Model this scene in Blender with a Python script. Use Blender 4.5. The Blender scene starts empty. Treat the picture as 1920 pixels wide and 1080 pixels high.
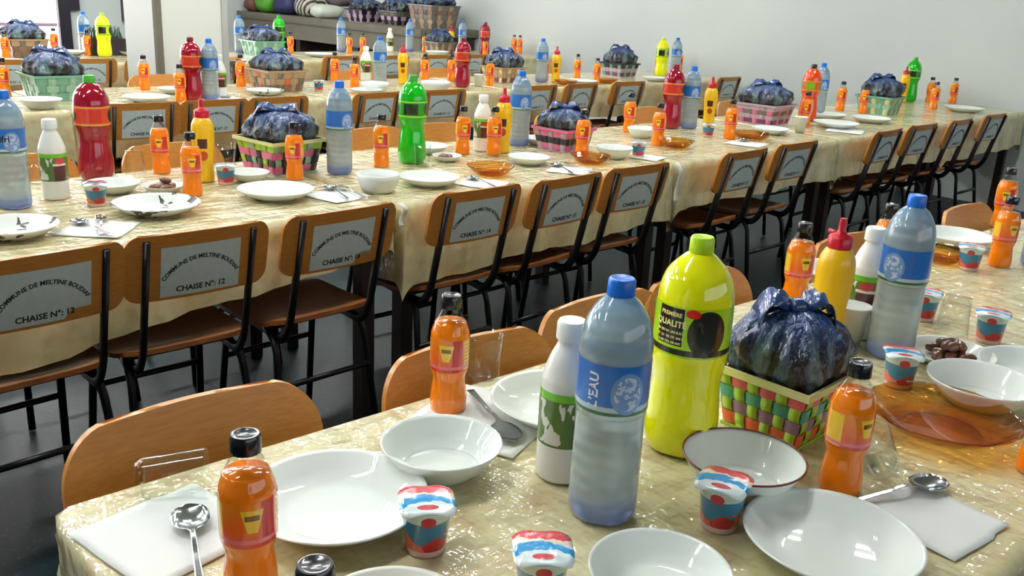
import bpy, bmesh, math, random
from math import sin, cos, pi, radians, atan2, hypot
from mathutils import Vector, Matrix, noise
random.seed(7)
S = bpy.context.scene
COL = S.collection

# ---------------------------------------------------------------- camera, world, light, exposure
cam = bpy.data.cameras.new('camera'); camo = bpy.data.objects.new('camera', cam); COL.objects.link(camo)
cam.sensor_width = 36; cam.lens = 1734.6*36/1920; cam.clip_start = .02; cam.clip_end = 100
M = [[0.711613, 0.1790962, -0.6793611], [-0.7006882, 0.2516703, -0.6676062], [0.0514092, 0.9510976, 0.3045824]]
camo.matrix_world = Matrix(((M[0][0],M[0][1],M[0][2],0),(M[1][0],M[1][1],M[1][2],0),(M[2][0],M[2][1],M[2][2],1.4027),(0,0,0,1)))
S.camera = camo
S.view_settings.view_transform = 'Standard'; S.view_settings.look = 'None'; S.view_settings.gamma = 1
S.view_settings.use_curve_mapping = False
S.view_settings.exposure = 0.22
wd = bpy.data.worlds.new('world'); S.world = wd; wd.use_nodes = True
wd.node_tree.nodes['Background'].inputs[0].default_value = (.85, .92, 1, 1)
wd.node_tree.nodes['Background'].inputs[1].default_value = 1.0
def area(name, loc, rot, sx, sy, power, color):
    l = bpy.data.lights.new(name, 'AREA'); l.shape = 'RECTANGLE'; l.size = sx; l.size_y = sy; l.energy = power; l.color = color
    o = bpy.data.objects.new(name, l); COL.objects.link(o); o.location = loc; o.rotation_euler = rot; return o
# added fill lamp on the camera's side for bottle fronts; daylight through the door bay
area('window_daylight', (2.6, -3.9, 1.9), (radians(90), 0, 0), 8.5, 1.5, 34, (.93, .97, 1))
area('doorway_daylight', (.6, 12.3, 1.4), (radians(-90), 0, 0), 7.0, 2.4, 70, (1, .96, 1))

# ---------------------------------------------------------------- materials
def srgb(r, g, b):
    f = lambda c: (c/255/12.92) if c/255 <= .04045 else ((c/255+.055)/1.055)**2.4
    return (f(r), f(g), f(b), 1)
class NT:
    def __init__(s, name):
        s.m = bpy.data.materials.new(name); s.m.use_nodes = True; s.t = s.m.node_tree; s.b = s.t.nodes['Principled BSDF']
    def n(s, t, **k):
        x = s.t.nodes.new(t)
        for a, v in k.items(): setattr(x, a, v)
        return x
    def l(s, a, b): s.t.links.new(a, b)
    def put(s, sock, v):
        if isinstance(v, bpy.types.NodeSocket): s.l(v, sock)
        else: sock.default_value = v
    def math(s, op, a, b=0, c=0):
        x = s.n('ShaderNodeMath', operation=op); s.put(x.inputs[0], a); s.put(x.inputs[1], b)
        if op in ('MULTIPLY_ADD', 'COMPARE'): s.put(x.inputs[2], c)
        return x.outputs[0]
    def mix(s, f, a, b):
        x = s.n('ShaderNodeMix', data_type='RGBA'); s.put(x.inputs[0], f); s.put(x.inputs[6], a); s.put(x.inputs[7], b); return x.outputs[2]
    def uv(s):
        x = s.n('ShaderNodeSeparateXYZ'); s.l(s.n('ShaderNodeTexCoord').outputs['UV'], x.inputs[0]); return x.outputs[0], x.outputs[1]
    def obj(s): return s.n('ShaderNodeTexCoord').outputs['Object']
    def noise(s, scale, detail=3, vec=None, rough=.5, stretch=None):
        x = s.n('ShaderNodeTexNoise'); x.inputs['Scale'].default_value = scale; x.inputs['Detail'].default_value = detail; x.inputs['Roughness'].default_value = rough
        v = vec or s.obj()
        if stretch:
            mp = s.n('ShaderNodeMapping'); mp.inputs['Scale'].default_value = stretch; s.l(v, mp.inputs[0]); v = mp.outputs[0]
        s.l(v, x.inputs['Vector']); return x.outputs[0]
    def ramp(s, f, stops):
        x = s.n('ShaderNodeValToRGB'); e = x.color_ramp.elements
        while len(e) < len(stops): e.new(.5)
        for q, (p, c) in zip(e, stops): q.position = p; q.color = c
        s.put(x.inputs[0], f); return x.outputs[0]
    def bump(s, h, strength=.3, dist=.01, to='Normal'):
        x = s.n('ShaderNodeBump'); x.inputs['Strength'].default_value = strength; x.inputs['Distance'].default_value = dist; s.put(x.inputs['Height'], h)
        s.l(x.outputs[0], s.b.inputs[to])
    def rect(s, U, V, u0, u1, v0, v1):
        a = s.math('MULTIPLY', s.math('GREATER_THAN', U, u0), s.math('LESS_THAN', U, u1))
        b = s.math('MULTIPLY', s.math('GREATER_THAN', V, v0), s.math('LESS_THAN', V, v1))
        return s.math('MULTIPLY', a, b)
    def disc(s, U, V, cu, cv, ru, rv):
        a = s.math('DIVIDE', s.math('SUBTRACT', U, cu), ru); b = s.math('DIVIDE', s.math('SUBTRACT', V, cv), rv)
        return s.math('LESS_THAN', s.math('ADD', s.math('MULTIPLY', a, a), s.math('MULTIPLY', b, b)), 1)
    def set(s, **k):
        for a, v in k.items(): s.put(s.b.inputs[{'col': 'Base Color', 'rough': 'Roughness', 'metal': 'Metallic', 'trans': 'Transmission Weight', 'ior': 'IOR', 'coat': 'Coat Weight', 'coatr': 'Coat Roughness', 'sss': 'Subsurface Weight', 'alpha': 'Alpha', 'spec': 'Specular IOR Level', 'em': 'Emission Color', 'ems': 'Emission Strength'}[a]], v)
        return s
MAT = {}
def simple(name, col, rough=.4, **k):
    x = NT(name); x.set(col=col, rough=rough, **k); MAT[name] = x.m; return x.m
simple('black_cap', srgb(14, 13, 18), .25, coat=.5)
simple('blue_cap', srgb(22, 110, 215), .3)
simple('lime_cap', srgb(185, 225, 25), .3)
simple('red_cap', srgb(190, 16, 40), .3)
simple('white_cap', srgb(236, 240, 236), .35)
simple('green_cap', srgb(70, 170, 60), .3)
simple('dark_red_cap', srgb(120, 18, 30), .3)
simple('milk_plastic', srgb(232, 232, 224), .3, coat=.4)
simple('yellow_plastic', srgb(240, 190, 8), .35, coat=.3, sss=.1)
def thin(name, tint, edge, k=.9):
    x = NT(name); t = x.t; t.nodes.remove(x.b); out = [n for n in t.nodes if n.type == 'OUTPUT_MATERIAL'][0]
    tr = x.n('ShaderNodeBsdfTransparent'); gl = x.n('ShaderNodeBsdfGlossy'); gl.inputs['Roughness'].default_value = .03
    lw = x.n('ShaderNodeLayerWeight'); lw.inputs[0].default_value = .35; x.put(tr.inputs[0], x.mix(lw.outputs['Facing'], tint, edge))
    fr = x.n('ShaderNodeFresnel'); fr.inputs[0].default_value = 1.5; mx = x.n('ShaderNodeMixShader'); x.put(mx.inputs[0], x.math('MULTIPLY', x.math('MULTIPLY', fr.outputs[0], k), x.math('SUBTRACT', 1, x.n('ShaderNodeNewGeometry').outputs['Backfacing'])))
    x.l(tr.outputs[0], mx.inputs[1]); x.l(gl.outputs[0], mx.inputs[2]); x.l(mx.outputs[0], out.inputs[0]); MAT[name] = x.m
thin('glass', (.985, .99, .985, 1), (.88, .91, .90, 1))
simple('steel', srgb(190, 195, 198), .14, metal=1.0)
simple('black_metal', srgb(14, 14, 16), .35, metal=.3)
simple('dark_wood', srgb(42, 26, 20), .5)
simple('white_paint', srgb(214, 218, 210), .6)
simple('dark_frame', srgb(30, 24, 38), .4)
simple('print_black', srgb(20, 34, 34), .6)
simple('print_dark', srgb(14, 14, 10), .5)
simple('print_white', srgb(235, 240, 245), .4)
simple('print_cream', srgb(240, 232, 150), .4)
simple('print_blue', srgb(20, 60, 150), .4)
simple('print_red', srgb(200, 40, 30), .4)
simple('print_brown', srgb(120, 30, 20), .4)
simple('rim_red', srgb(110, 40, 34), .3)
simple('ceiling_paint', srgb(170, 172, 168), .8)  # greyed so the unseen ceiling bounces less light; also on a column strip
simple('housing', srgb(230, 230, 230), .4)
simple('foil', srgb(205, 205, 210), .25, metal=.8)
x = NT('tube_glow'); x.set(col=(1, 1, 1, 1), em=(.97, 1, .985, 1), ems=132); MAT['tube_glow'] = x.m
x = NT('daylight_curtain'); x.set(col=srgb(250, 240, 250), rough=.8, em=(1, .93, .99, 1), ems=3.2); MAT['daylight_curtain'] = x.m
thin('clear', (.93, .90, .88, 1), (.80, .78, .76, 1))
def liquid(name, c, trans=.35, rough=.12, sss=.0, ems=0):
    x = NT(name); x.set(col=c, rough=rough, trans=trans, ior=1.33, coat=1, coatr=.04); MAT[name] = x.m
liquid('orange_juice', srgb(255, 134, 6), .05)
liquid('yellow_soda', srgb(244, 246, 2), .04)
liquid('green_soda', srgb(16, 190, 20), .15)
liquid('red_soda', srgb(150, 6, 36), .06)
liquid('orange_soda', srgb(240, 80, 14), .15)
thin('amber_glass', (.95, .72, .33, 1), (.66, .34, .09, 1), 1.3)
x = NT('white_glaze'); x.set(col=srgb(226, 232, 226), rough=.45, spec=.2, coat=.5, coatr=.015); MAT['white_glaze'] = x.m
x = NT('cream_glaze'); x.set(col=srgb(222, 222, 212), rough=.4, spec=.3, coat=.5, coatr=.02); MAT['cream_glaze'] = x.m
x = NT('leaf_glaze'); U, V = x.uv()
f = x.noise(26, 2, rough=.4); f2 = x.noise(9, 1)
msk = x.math('MULTIPLY', x.math('GREATER_THAN', f, .60), x.math('GREATER_THAN', f2, .47))
x.set(col=x.mix(msk, srgb(222, 226, 220), srgb(62, 56, 58)), rough=.35, coat=.5, coatr=.03); MAT['leaf_glaze'] = x.m
x = NT('water_bottle'); U, V = x.uv()
c = x.ramp(V, [(0, srgb(126, 146, 200)), (.05, srgb(140, 160, 210)), (.13, srgb(186, 200, 202)), (.62, srgb(182, 200, 204)), (.85, srgb(170, 196, 212)), (1, srgb(140, 176, 215))])
x.set(col=c, rough=.22, trans=.45, ior=1.2, coat=1, coatr=.05); x.bump(x.math('SINE', x.math('MULTIPLY', V, 95)), .25, .002); MAT['water_bottle'] = x.m
x = NT('water_label'); U, V = x.uv()
c = x.mix(x.rect(U, V, -1, 2, 0, .17), srgb(30, 115, 205), srgb(190, 215, 225))
c = x.mix(x.rect(U, V, -1, 2, .0, .07), c, srgb(40, 110, 60))
c = x.mix(x.disc(U, V, .57, .45, .075, .42), c, srgb(120, 160, 215))
c = x.mix(x.math('MULTIPLY', x.disc(U, V, .57, .45, .06, .34), x.math('GREATER_THAN', x.noise(140, 2), .52)), c, srgb(205, 220, 245))
x.set(col=c, rough=.3, trans=.15, coat=.6, coatr=.1); MAT['water_label'] = x.m
x = NT('juice_label'); U, V = x.uv()
base = x.ramp(V, [(0, srgb(214, 60, 40)), (.2, srgb(232, 96, 60)), (.35, srgb(238, 100, 20)), (1, srgb(245, 140, 20))])
c = x.mix(x.rect(U, V, .53, .62, 0, 1), base, srgb(200, 30, 45))
# yellow wedge, narrower towards the bottom
hw = x.math('MULTIPLY_ADD', V, .075, .0)
wedge = x.math('MULTIPLY', x.math('LESS_THAN', x.math('ABSOLUTE', x.math('SUBTRACT', U, .48)), hw), x.rect(U, V, .3, .7, .35, .85))
c = x.mix(wedge, c, srgb(248, 206, 50))
c = x.mix(x.rect(U, V, .44, .52, .62, .74), c, srgb(120, 80, 10))
c = x.mix(x.rect(U, V, .64, .80, .05, .95), c, srgb(246, 196, 50))
c = x.mix(x.math('MULTIPLY', x.rect(U, V, .65, .79, .12, .9), x.math('GREATER_THAN', x.math('SINE', x.math('MULTIPLY', V, 55)), .5)), c, srgb(190, 120, 20))
c = x.mix(x.rect(U, V, .16, .30, .05, .95), c, srgb(246, 196, 50))
c = x.mix(x.rect(U, V, -1, 2, .10, .19), c, srgb(240, 120, 130))
x.set(col=c, rough=.25, coat=.8, coatr=.06); MAT['juice_label'] = x.m
def soda_label(name, a, b, panel, dark):
    x = NT(name); U, V = x.uv()
    c = x.mix(x.rect(U, V, -1, 2, .9, 1.1), a, b); c = x.mix(x.rect(U, V, -1, 2, -.1, .1), c, b)
    c = x.mix(x.rect(U, V, .40, .56, .16, .84), c, panel)
    c = x.mix(x.disc(U, V, .72, .5, .09, .42), c, dark)
    c = x.mix(x.disc(U, V, .26, .5, .07, .36), c, dark)
    x.set(col=c, rough=.25, coat=.7, coatr=.08); MAT[name] = x.m
soda_label('yellow_soda_label', srgb(196, 226, 20), srgb(120, 190, 20), srgb(24, 22, 10), srgb(30, 30, 18))
soda_label('red_soda_label', srgb(210, 60, 36), srgb(214, 150, 60), srgb(196, 46, 34), srgb(40, 50, 20))
soda_label('green_soda_label', srgb(30, 150, 30), srgb(150, 220, 60), srgb(12, 50, 14), srgb(20, 80, 20))
soda_label('orange_soda_label', srgb(226, 90, 30), srgb(230, 150, 60), srgb(130, 180, 30), srgb(80, 150, 60))
x = NT('yellow_label_near'); U, V = x.uv()
c = x.mix(x.rect(U, V, -1, 2, .04, .16), srgb(170, 215, 24), srgb(30, 36, 12))
c = x.mix(x.rect(U, V, .385, .505, .22, .97), c, srgb(18, 18, 8))
c = x.mix(x.disc(U, V, .605, .5, .082, .47), c, srgb(26, 26, 16))
c = x.mix(x.math('MULTIPLY', x.disc(U, V, .605, .5, .07, .4), x.math('GREATER_THAN', x.noise(60, 2), .6)), c, srgb(62, 60, 40))
c = x.mix(x.disc(U, V, .54, .90, .03, .09), c, srgb(216, 40, 20))
x.set(col=c, rough=.25, coat=.7, coatr=.08); MAT['yellow_label_near'] = x.m
x = NT('milk_label'); U, V = x.uv()
c = x.mix(x.rect(U, V, -1, 2, -.1, .86), srgb(110, 190, 30), srgb(76, 110, 40))
c = x.mix(x.math('MULTIPLY', x.rect(U, V, .2, .47, .04, .84), x.math('GREATER_THAN', x.noise(70, 2, stretch=(1, 1, .4)), .55)), c, srgb(215, 215, 205))
c = x.mix(x.rect(U, V, .47, .62, .0, .58), c, srgb(78, 26, 26))
c = x.mix(x.rect(U, V, .46, .63, .56, .64), c, srgb(236, 220, 200))
c = x.mix(x.disc(U, V, .55, .74, .06, .12), c, srgb(200, 60, 70))
x.set(col=c, rough=.3, coat=.4, coatr=.1); MAT['milk_label'] = x.m
x = NT('mustard_label'); U, V = x.uv()
c = x.mix(x.rect(U, V, .42, .56, .55, .95), srgb(240, 190, 8), srgb(70, 30, 14))
c = x.mix(x.disc(U, V, .5, .25, .07, .2), c, srgb(190, 70, 20))
x.set(col=c, rough=.35); MAT['mustard_label'] = x.m
x = NT('yogurt_print'); U, V = x.uv()
wv = x.math('MULTIPLY_ADD', x.math('SINE', x.math('MULTIPLY', U, 25)), .08, .34)
c = x.mix(x.math('GREATER_THAN', V, wv), srgb(186, 34, 38), srgb(40, 120, 160))
c = x.mix(x.math('GREATER_THAN', V, .74), c, srgb(196, 214, 206))
c = x.mix(x.math('MULTIPLY', x.math('LESS_THAN', V, .45), x.math('GREATER_THAN', x.noise(45, 1), .55)), c, srgb(214, 110, 80))
c = x.mix(x.disc(U, V, .5, .80, .05, .12), c, srgb(190, 40, 60)); c = x.mix(x.disc(U, V, .0, .80, .05, .12), c, srgb(190, 40, 60))
c = x.mix(x.math('LESS_THAN', V, .10), c, srgb(226, 190, 186))
x.set(col=c, rough=.25, coat=.4); MAT['yogurt_print'] = x.m
x = NT('yogurt_lid_print'); sx = x.n('ShaderNodeSeparateXYZ'); x.l(x.obj(), sx.inputs[0]); X, Y = sx.outputs[0], sx.outputs[1]
nz = x.noise(55, 2); yy = x.math('ADD', Y, x.math('MULTIPLY_ADD', nz, .022, -.011))
c = x.mix(x.math('LESS_THAN', yy, -.016), srgb(226, 240, 240), srgb(222, 70, 84))
c = x.mix(x.math('MULTIPLY', x.math('LESS_THAN', yy, -.008), x.math('GREATER_THAN', yy, -.016)), c, srgb(245, 225, 200))
arc = x.math('ADD', x.math('MULTIPLY', x.math('MULTIPLY', X, X), 14), -.004)
c = x.mix(x.math('LESS_THAN', x.math('ABSOLUTE', x.math('SUBTRACT', yy, arc)), .0075), c, srgb(20, 150, 215))
c = x.mix(x.disc(X, Y, 0, .018, .013, .006), c, srgb(200, 60, 70))
x.set(col=c, rough=.22, coat=.8, coatr=.08); x.bump(nz, .5, .004); MAT['yogurt_lid_print'] = x.m

def wood(name, a, b, rough=.35, coat=.3):
    x = NT(name); f = x.noise(14, 5, stretch=(1, 14, 14), rough=.6)
    x.set(col=x.ramp(f, [(.3, a), (.7, b)]), rough=rough, coat=coat, coatr=.15); MAT[name] = x.m
wood('plywood', srgb(190, 120, 46), srgb(208, 142, 64))
wood('seat_wood', srgb(140, 78, 34), srgb(172, 108, 54))
wood('brown_wood', srgb(92, 62, 44), srgb(120, 84, 58))
x = NT('sticker_paper'); x.set(col=x.mix(x.noise(60, 3), srgb(192, 206, 203), srgb(216, 226, 222)), rough=.6); MAT['sticker_paper'] = x.m
x = NT('floor_stone'); f = x.noise(3.2, 8, rough=.7); g = x.noise(60, 2)
x.set(col=x.mix(x.math('MULTIPLY', x.math('GREATER_THAN', g, .64), .4), x.ramp(f, [(.3, srgb(4, 16, 22)), (.7, srgb(20, 44, 50))]), srgb(50, 76, 78)), rough=.42, spec=.22); MAT['floor_stone'] = x.m
x = NT('wall_paint'); f = x.noise(.7, 4)
x.set(col=x.ramp(f, [(.3, srgb(200, 206, 202)), (.7, srgb(208, 214, 208))]), rough=.55); MAT['wall_paint'] = x.m
simple('dado_paint', srgb(96, 104, 98), .7)  # unseen walls made dark to cut light bounced onto the cloth sides
x = NT('concrete'); x.set(col=x.mix(x.noise(5, 4), srgb(92, 88, 74), srgb(116, 112, 96)), rough=.8); MAT['concrete'] = x.m
# cotton cloth under clear plastic: colour from the cloth, a wrinkled gloss coat from the plastic
def cloth_mat(name, k):
    x = NT(name); f = x.noise(5, 5, rough=.6); g = x.noise(14, 2); h = x.noise(11, 1, stretch=(1.3, .8, 1))
    c = x.ramp(f, [(.3, srgb(190, 174, 126)), (.5, srgb(206, 196, 150)), (.7, srgb(218, 212, 172))])
    c = x.mix(x.ramp(g, [(.54, (0, 0, 0, 1)), (.74, (.55, .55, .55, 1))]), c, srgb(176, 130, 84))
    c = x.mix(x.ramp(h, [(.56, (0, 0, 0, 1)), (.78, (.5, .5, .5, 1))]), c, srgb(150, 160, 100))
    x.set(col=c, rough=.6, coat=1, coatr=.045)
    w1 = x.noise(9, 3, stretch=(.8, 1.6, 1), rough=.5)
    rd = x.math('ABSOLUTE', x.math('SUBTRACT', x.noise(13, 3, stretch=(1.5, .6, 1)), .5))
    rd2 = x.math('ABSOLUTE', x.math('SUBTRACT', x.noise(10, 2, stretch=(.5, 1.8, 1)), .5))
    x.bump(x.math('ADD', w1, x.math('MULTIPLY', x.math('ADD', rd, rd2), 1.2)), k, .035, 'Coat Normal')
    x.bump(x.noise(9, 3), .12, .02); MAT[name] = x.m
cloth_mat('cloth_plastic', .65)
x = NT('bag_stripes'); U, V = x.uv()
ph = x.math('ADD', x.math('MULTIPLY', U, 75), x.math('MULTIPLY', x.noise(14, 2), 7))
s1 = x.math('SINE', ph); c = x.mix(x.ramp(s1, [(.35, (0, 0, 0, 1)), (.62, (1, 1, 1, 1))]), srgb(26, 20, 24), srgb(66, 88, 108))
c = x.mix(x.ramp(x.math('SINE', x.math('MULTIPLY', ph, .5)), [(.6, (0, 0, 0, 1)), (.85, (.8, .8, .8, 1))]), c, srgb(104, 126, 126))
c = x.mix(x.ramp(V, [(.72, (0, 0, 0, 1)), (.95, (.8, .8, .8, 1))]), c, srgb(36, 66, 124))
x.set(col=c, rough=.34, coat=.35, coatr=.15); x.bump(x.noise(38, 4, stretch=(1, 1, .45)), 1, .03); MAT['bag_stripes'] = x.m
x = NT('bag_blue'); x.set(col=srgb(36, 66, 120), rough=.25, coat=.5); x.bump(x.noise(40, 3), .6, .01); MAT['bag_blue'] = x.m
def plainm(n, *c): return simple(n, srgb(*c), .35, coat=.4)
for n, c in dict(strip_lime=(160, 200, 50), strip_pink=(216, 96, 110), strip_teal=(70, 160, 140), strip_purple=(146, 110, 140), strip_orange=(226, 96, 48), strip_black=(30, 24, 40), strip_rose=(214, 110, 150), strip_palegreen=(150, 190, 164), strip_mint=(110, 164, 140), strip_tan=(170, 140, 108), strip_brown=(126, 92, 72), strip_lilac=(186, 160, 176), strip_cream=(214, 214, 150), strip_plum=(120, 50, 84), strip_grey=(104, 100, 92)).items(): plainm(n, *c)
x = NT('date_skin'); x.set(col=x.mix(x.noise(80, 2), srgb(84, 48, 34), srgb(128, 80, 56)), rough=.3, coat=.3); MAT['date_skin'] = x.m
x = NT('tissue'); x.set(col=srgb(226, 228, 224), rough=.8); x.bump(x.noise(60, 3), .15, .003); MAT['tissue'] = x.m

# ---------------------------------------------------------------- mesh helpers
def smooth(me, on=True):
    for p in me.polygons: p.use_smooth = on
def me_new(name, v, f, mats, uv=None, sm=True, fm=None):
    me = bpy.data.meshes.new(name); me.from_pydata(v, [], f); me.update()
    for m in (mats if isinstance(mats, (list, tuple)) else [mats]): me.materials.append(MAT[m])
    if sm: smooth(me)
    if uv:
        L = me.uv_layers.new(name='UVMap')
        for lp in me.loops: L.data[lp.index].uv = uv[lp.vertex_index]
    if fm:
        for p, k in zip(me.polygons, fm): p.material_index = k
    return me
def lathe(name, prof, mat, seg=32, closed=False, uvz=None, mod=None):
    """prof: (r, z) from the bottom up; a seam column is doubled so that U runs 0..1; front (U=.5) faces +x"""
    v = []; uv = []; n = len(prof)
    z0 = prof[0][1] if uvz is None else uvz[0]; z1 = max(p[1] for p in prof) if uvz is None else uvz[1]
    for j in range(seg+1):
        a = 2*pi*j/seg - pi
        for i, (r, z) in enumerate(prof):
            rr = r*(mod(a, z) if mod else 1)
            v.append((rr*cos(a), rr*sin(a), z)); uv.append((j/seg, (z-z0)/max(1e-6, z1-z0)))
    f = []
    for j in range(seg):
        for i in range(n-1 + (1 if closed else 0)):
            i2 = (i+1) % n; f.append((j*n+i, (j+1)*n+i, (j+1)*n+i2, j*n+i2))
    me = me_new(name, v, f, mat, uv); 
    bm = bmesh.new(); bm.from_mesh(me)
    L = bm.loops.layers.uv.active
    bmesh.ops.remove_doubles(bm, verts=bm.verts, dist=1e-6); bmesh.ops.recalc_face_normals(bm, faces=bm.faces)
    bm.to_mesh(me); bm.free(); 
    return me
def sharp(me, deg=40):
    me.set_sharp_from_angle(angle=radians(deg)); return me
def cat(*parts):
    V = []; F = []
    for v, f in parts:
        o = len(V); V += v; F += [tuple(i+o for i in q) for q in f]
    return V, F
def box(x0, x1, y0, y1, z0, z1):
    v = [(x, y, z) for z in (z0, z1) for y in (y0, y1) for x in (x0, x1)]
    return v, [(0, 2, 3, 1), (4, 5, 7, 6), (0, 1, 5, 4), (2, 6, 7, 3), (0, 4, 6, 2), (1, 3, 7, 5)]
def tube(path, r, seg=8, r2=None):
    """swept tube; r2: second radius across (for flat bars)"""
    P = [Vector(p) for p in path]; v = []; f = []
    up = None
    for i, p in enumerate(P):
        t = (P[min(i+1, len(P)-1)]-P[max(i-1, 0)]).normalized()
        if up is None: up = Vector((1, 0, 0)) if abs(t.x) < .8 else Vector((0, 0, 1))
        s = t.cross(up).normalized(); up = s.cross(t).normalized()
        rr = r[i] if isinstance(r, (list, tuple)) else r
        for k in range(seg):
            a = 2*pi*(k+.5)/seg; v.append(tuple(p + up*cos(a)*rr + s*sin(a)*(r2 or rr)))
    for i in range(len(P)-1):
        for k in range(seg): f.append((i*seg+k, i*seg+(k+1) % seg, (i+1)*seg+(k+1) % seg, (i+1)*seg+k))
    f.append(tuple(range(seg-1, -1, -1))); f.append(tuple((len(P)-1)*seg+k for k in range(seg)))
    return v, f
def bend(pts, n=5):
    """round the inner corners of a polyline"""
    P = [Vector(p) for p in pts]; out = [P[0]]
    for i in range(1, len(P)-1):
        a, b, c = P[i-1], P[i], P[i+1]; d = min((a-b).length, (c-b).length)*.45
        p, q = b+(a-b).normalized()*d, b+(c-b).normalized()*d
        for k in range(n+1):
            t = k/n; out.append(p*(1-t)**2 + b*2*t*(1-t) + q*t*t)
    out.append(P[-1]); return out
def bevelled(me, w, seg=2):
    bm = bmesh.new(); bm.from_mesh(me)
    bmesh.ops.bevel(bm, geom=list(bm.edges), offset=w, segments=seg, affect='EDGES', profile=.6)
    bm.to_mesh(me); bm.free(); smooth(me); sharp(me); return me
def obj(name, me, parent=None, loc=None, rot=None, **props):
    o = bpy.data.objects.new(name, me); COL.objects.link(o)
    if parent: o.parent = parent
    if loc: o.location = loc
    if rot: o.rotation_euler = rot
    for k, v in props.items(): o[k] = v
    return o
def thing(name, label, category, loc, rz=0, group=None):
    o = bpy.data.objects.new(name, None); COL.objects.link(o); o.location = loc; o.rotation_euler = (0, 0, rz); o.empty_display_size = .05
    o['label'] = label; o['category'] = category
    if group: o['group'] = group
    return o
def solo(name, me, label, category, loc, rz=0, group=None, rot=None):
    o = obj(name, me, None, loc, rot or (0, 0, rz)); o['label'] = label; o['category'] = category
    if group: o['group'] = group
    return o
def struct(name, me, label, loc=None, cat_=None):
    o = obj(name, me, None, loc); o['kind'] = 'structure'; o['label'] = label; o['category'] = cat_ or name.split('_')[0]; return o
_dg = None
def text_mesh(s, size, mat, ext=.0003, bold=True):
    c = bpy.data.curves.new('lettering', 'FONT'); c.body = s; c.size = size; c.align_x = 'CENTER'; c.align_y = 'CENTER'; c.extrude = ext; c.resolution_u = 2
    if bold: c.offset = size*.025
    o = bpy.data.objects.new('lettering', c); COL.objects.link(o); dg = bpy.context.evaluated_depsgraph_get()
    me = bpy.data.meshes.new_from_object(o.evaluated_get(dg)); bpy.data.objects.remove(o); bpy.data.curves.remove(c)
    me.materials.clear(); me.materials.append(MAT[mat]); me.name = 'lettering'; return me
def on_cylinder(me, R, z, a0=0, squash=1):
    """flat text (x right, y up, z out) wrapped on a cylinder whose front is +x"""
    for v in me.vertices:
        a = a0 + v.co.x/R; rr = R + v.co.z; v.co = (rr*cos(a), rr*sin(a), z+v.co.y)
    return me
def arc_text(me, R):
    for v in me.vertices:
        a = v.co.x/R; rr = R+v.co.y; v.co.x = rr*sin(a); v.co.y = rr*cos(a)-R
    return me

# ---------------------------------------------------------------- the room
def struct_box(name, b, mat, label, cat_=None):
    return struct(name, me_new(name, *box(*b), mat, sm=False), label, None, cat_)
XL, XR, YN, YF, ZC = -4.0, 7.72, -4.0, 12.5, 3.3
struct_box('floor', (XL, XR, YN, YF, -.1, 0), 'floor_stone', 'dark polished stone floor of the hall')
struct_box('ceiling', (XL, XR, YN, YF, ZC, ZC+.1), 'ceiling_paint', 'white ceiling over the hall')
struct_box('wall_right', (XR, XR+.2, YN, YF, 0, ZC), 'wall_paint', 'plain pale grey wall at the end of the table rows')
struct_box('wall_left', (XL-.2, XL, YN, YF, 0, ZC), 'dado_paint', 'plain wall opposite the end wall')
def wall_with_hole(name, y0, y1, hx0, hx1, hz0, hz1, label):
    p = [box(XL, hx0, y0, y1, 0, ZC), box(hx1, XR, y0, y1, 0, ZC), box(hx0, hx1, y0, y1, hz1, ZC)]
    if hz0 > 0: p.append(box(hx0, hx1, y0, y1, 0, hz0))
    return struct(name, me_new(name, *cat(*p), 'dado_paint' if name == 'wall_near' else 'wall_paint', sm=False), label)
wall_with_hole('wall_near', YN-.2, YN, -2, 7, 1.1, 2.7, 'wall with a window band on the camera side')
wall_with_hole('wall_far', YF, YF+.2, -3.6, 4.42, 0, 2.75, 'far grey wall beside the bright glazed bay')
# bright glazed bay of the far wall: drawn curtain lit by the day, dark posts, pale rail
wf = struct('window_1', me_new('curtain', *box(-3.6, 4.42, YF+.02, YF+.05, 0, 2.75), 'daylight_curtain', sm=False), 'bright curtained glazed bay in the far wall', None, 'window')
obj('rail', me_new('rail', *box(-3.55, 4.38, YF-.03, YF+.01, .70, .74), 'strip_lilac', sm=False), wf)
obj('post', me_new('post', *cat(box(4.40, 4.54, YF-.06, YF+.01, 0, .90), box(4.40, 4.66, YF-.06, YF+.01, .90, 2.75)), 'dark_frame', sm=False), wf)
obj('post', me_new('post', *box(3.5, 3.56, YF-.04, YF+.01, 0, 2.75), 'white_paint', sm=False), wf)
struct_box('trim_1', (5.20, 5.29, YF-.07, YF, .78, 2.75), 'dark_frame', 'dark vertical post on the far wall beside the column', 'trim')
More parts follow.
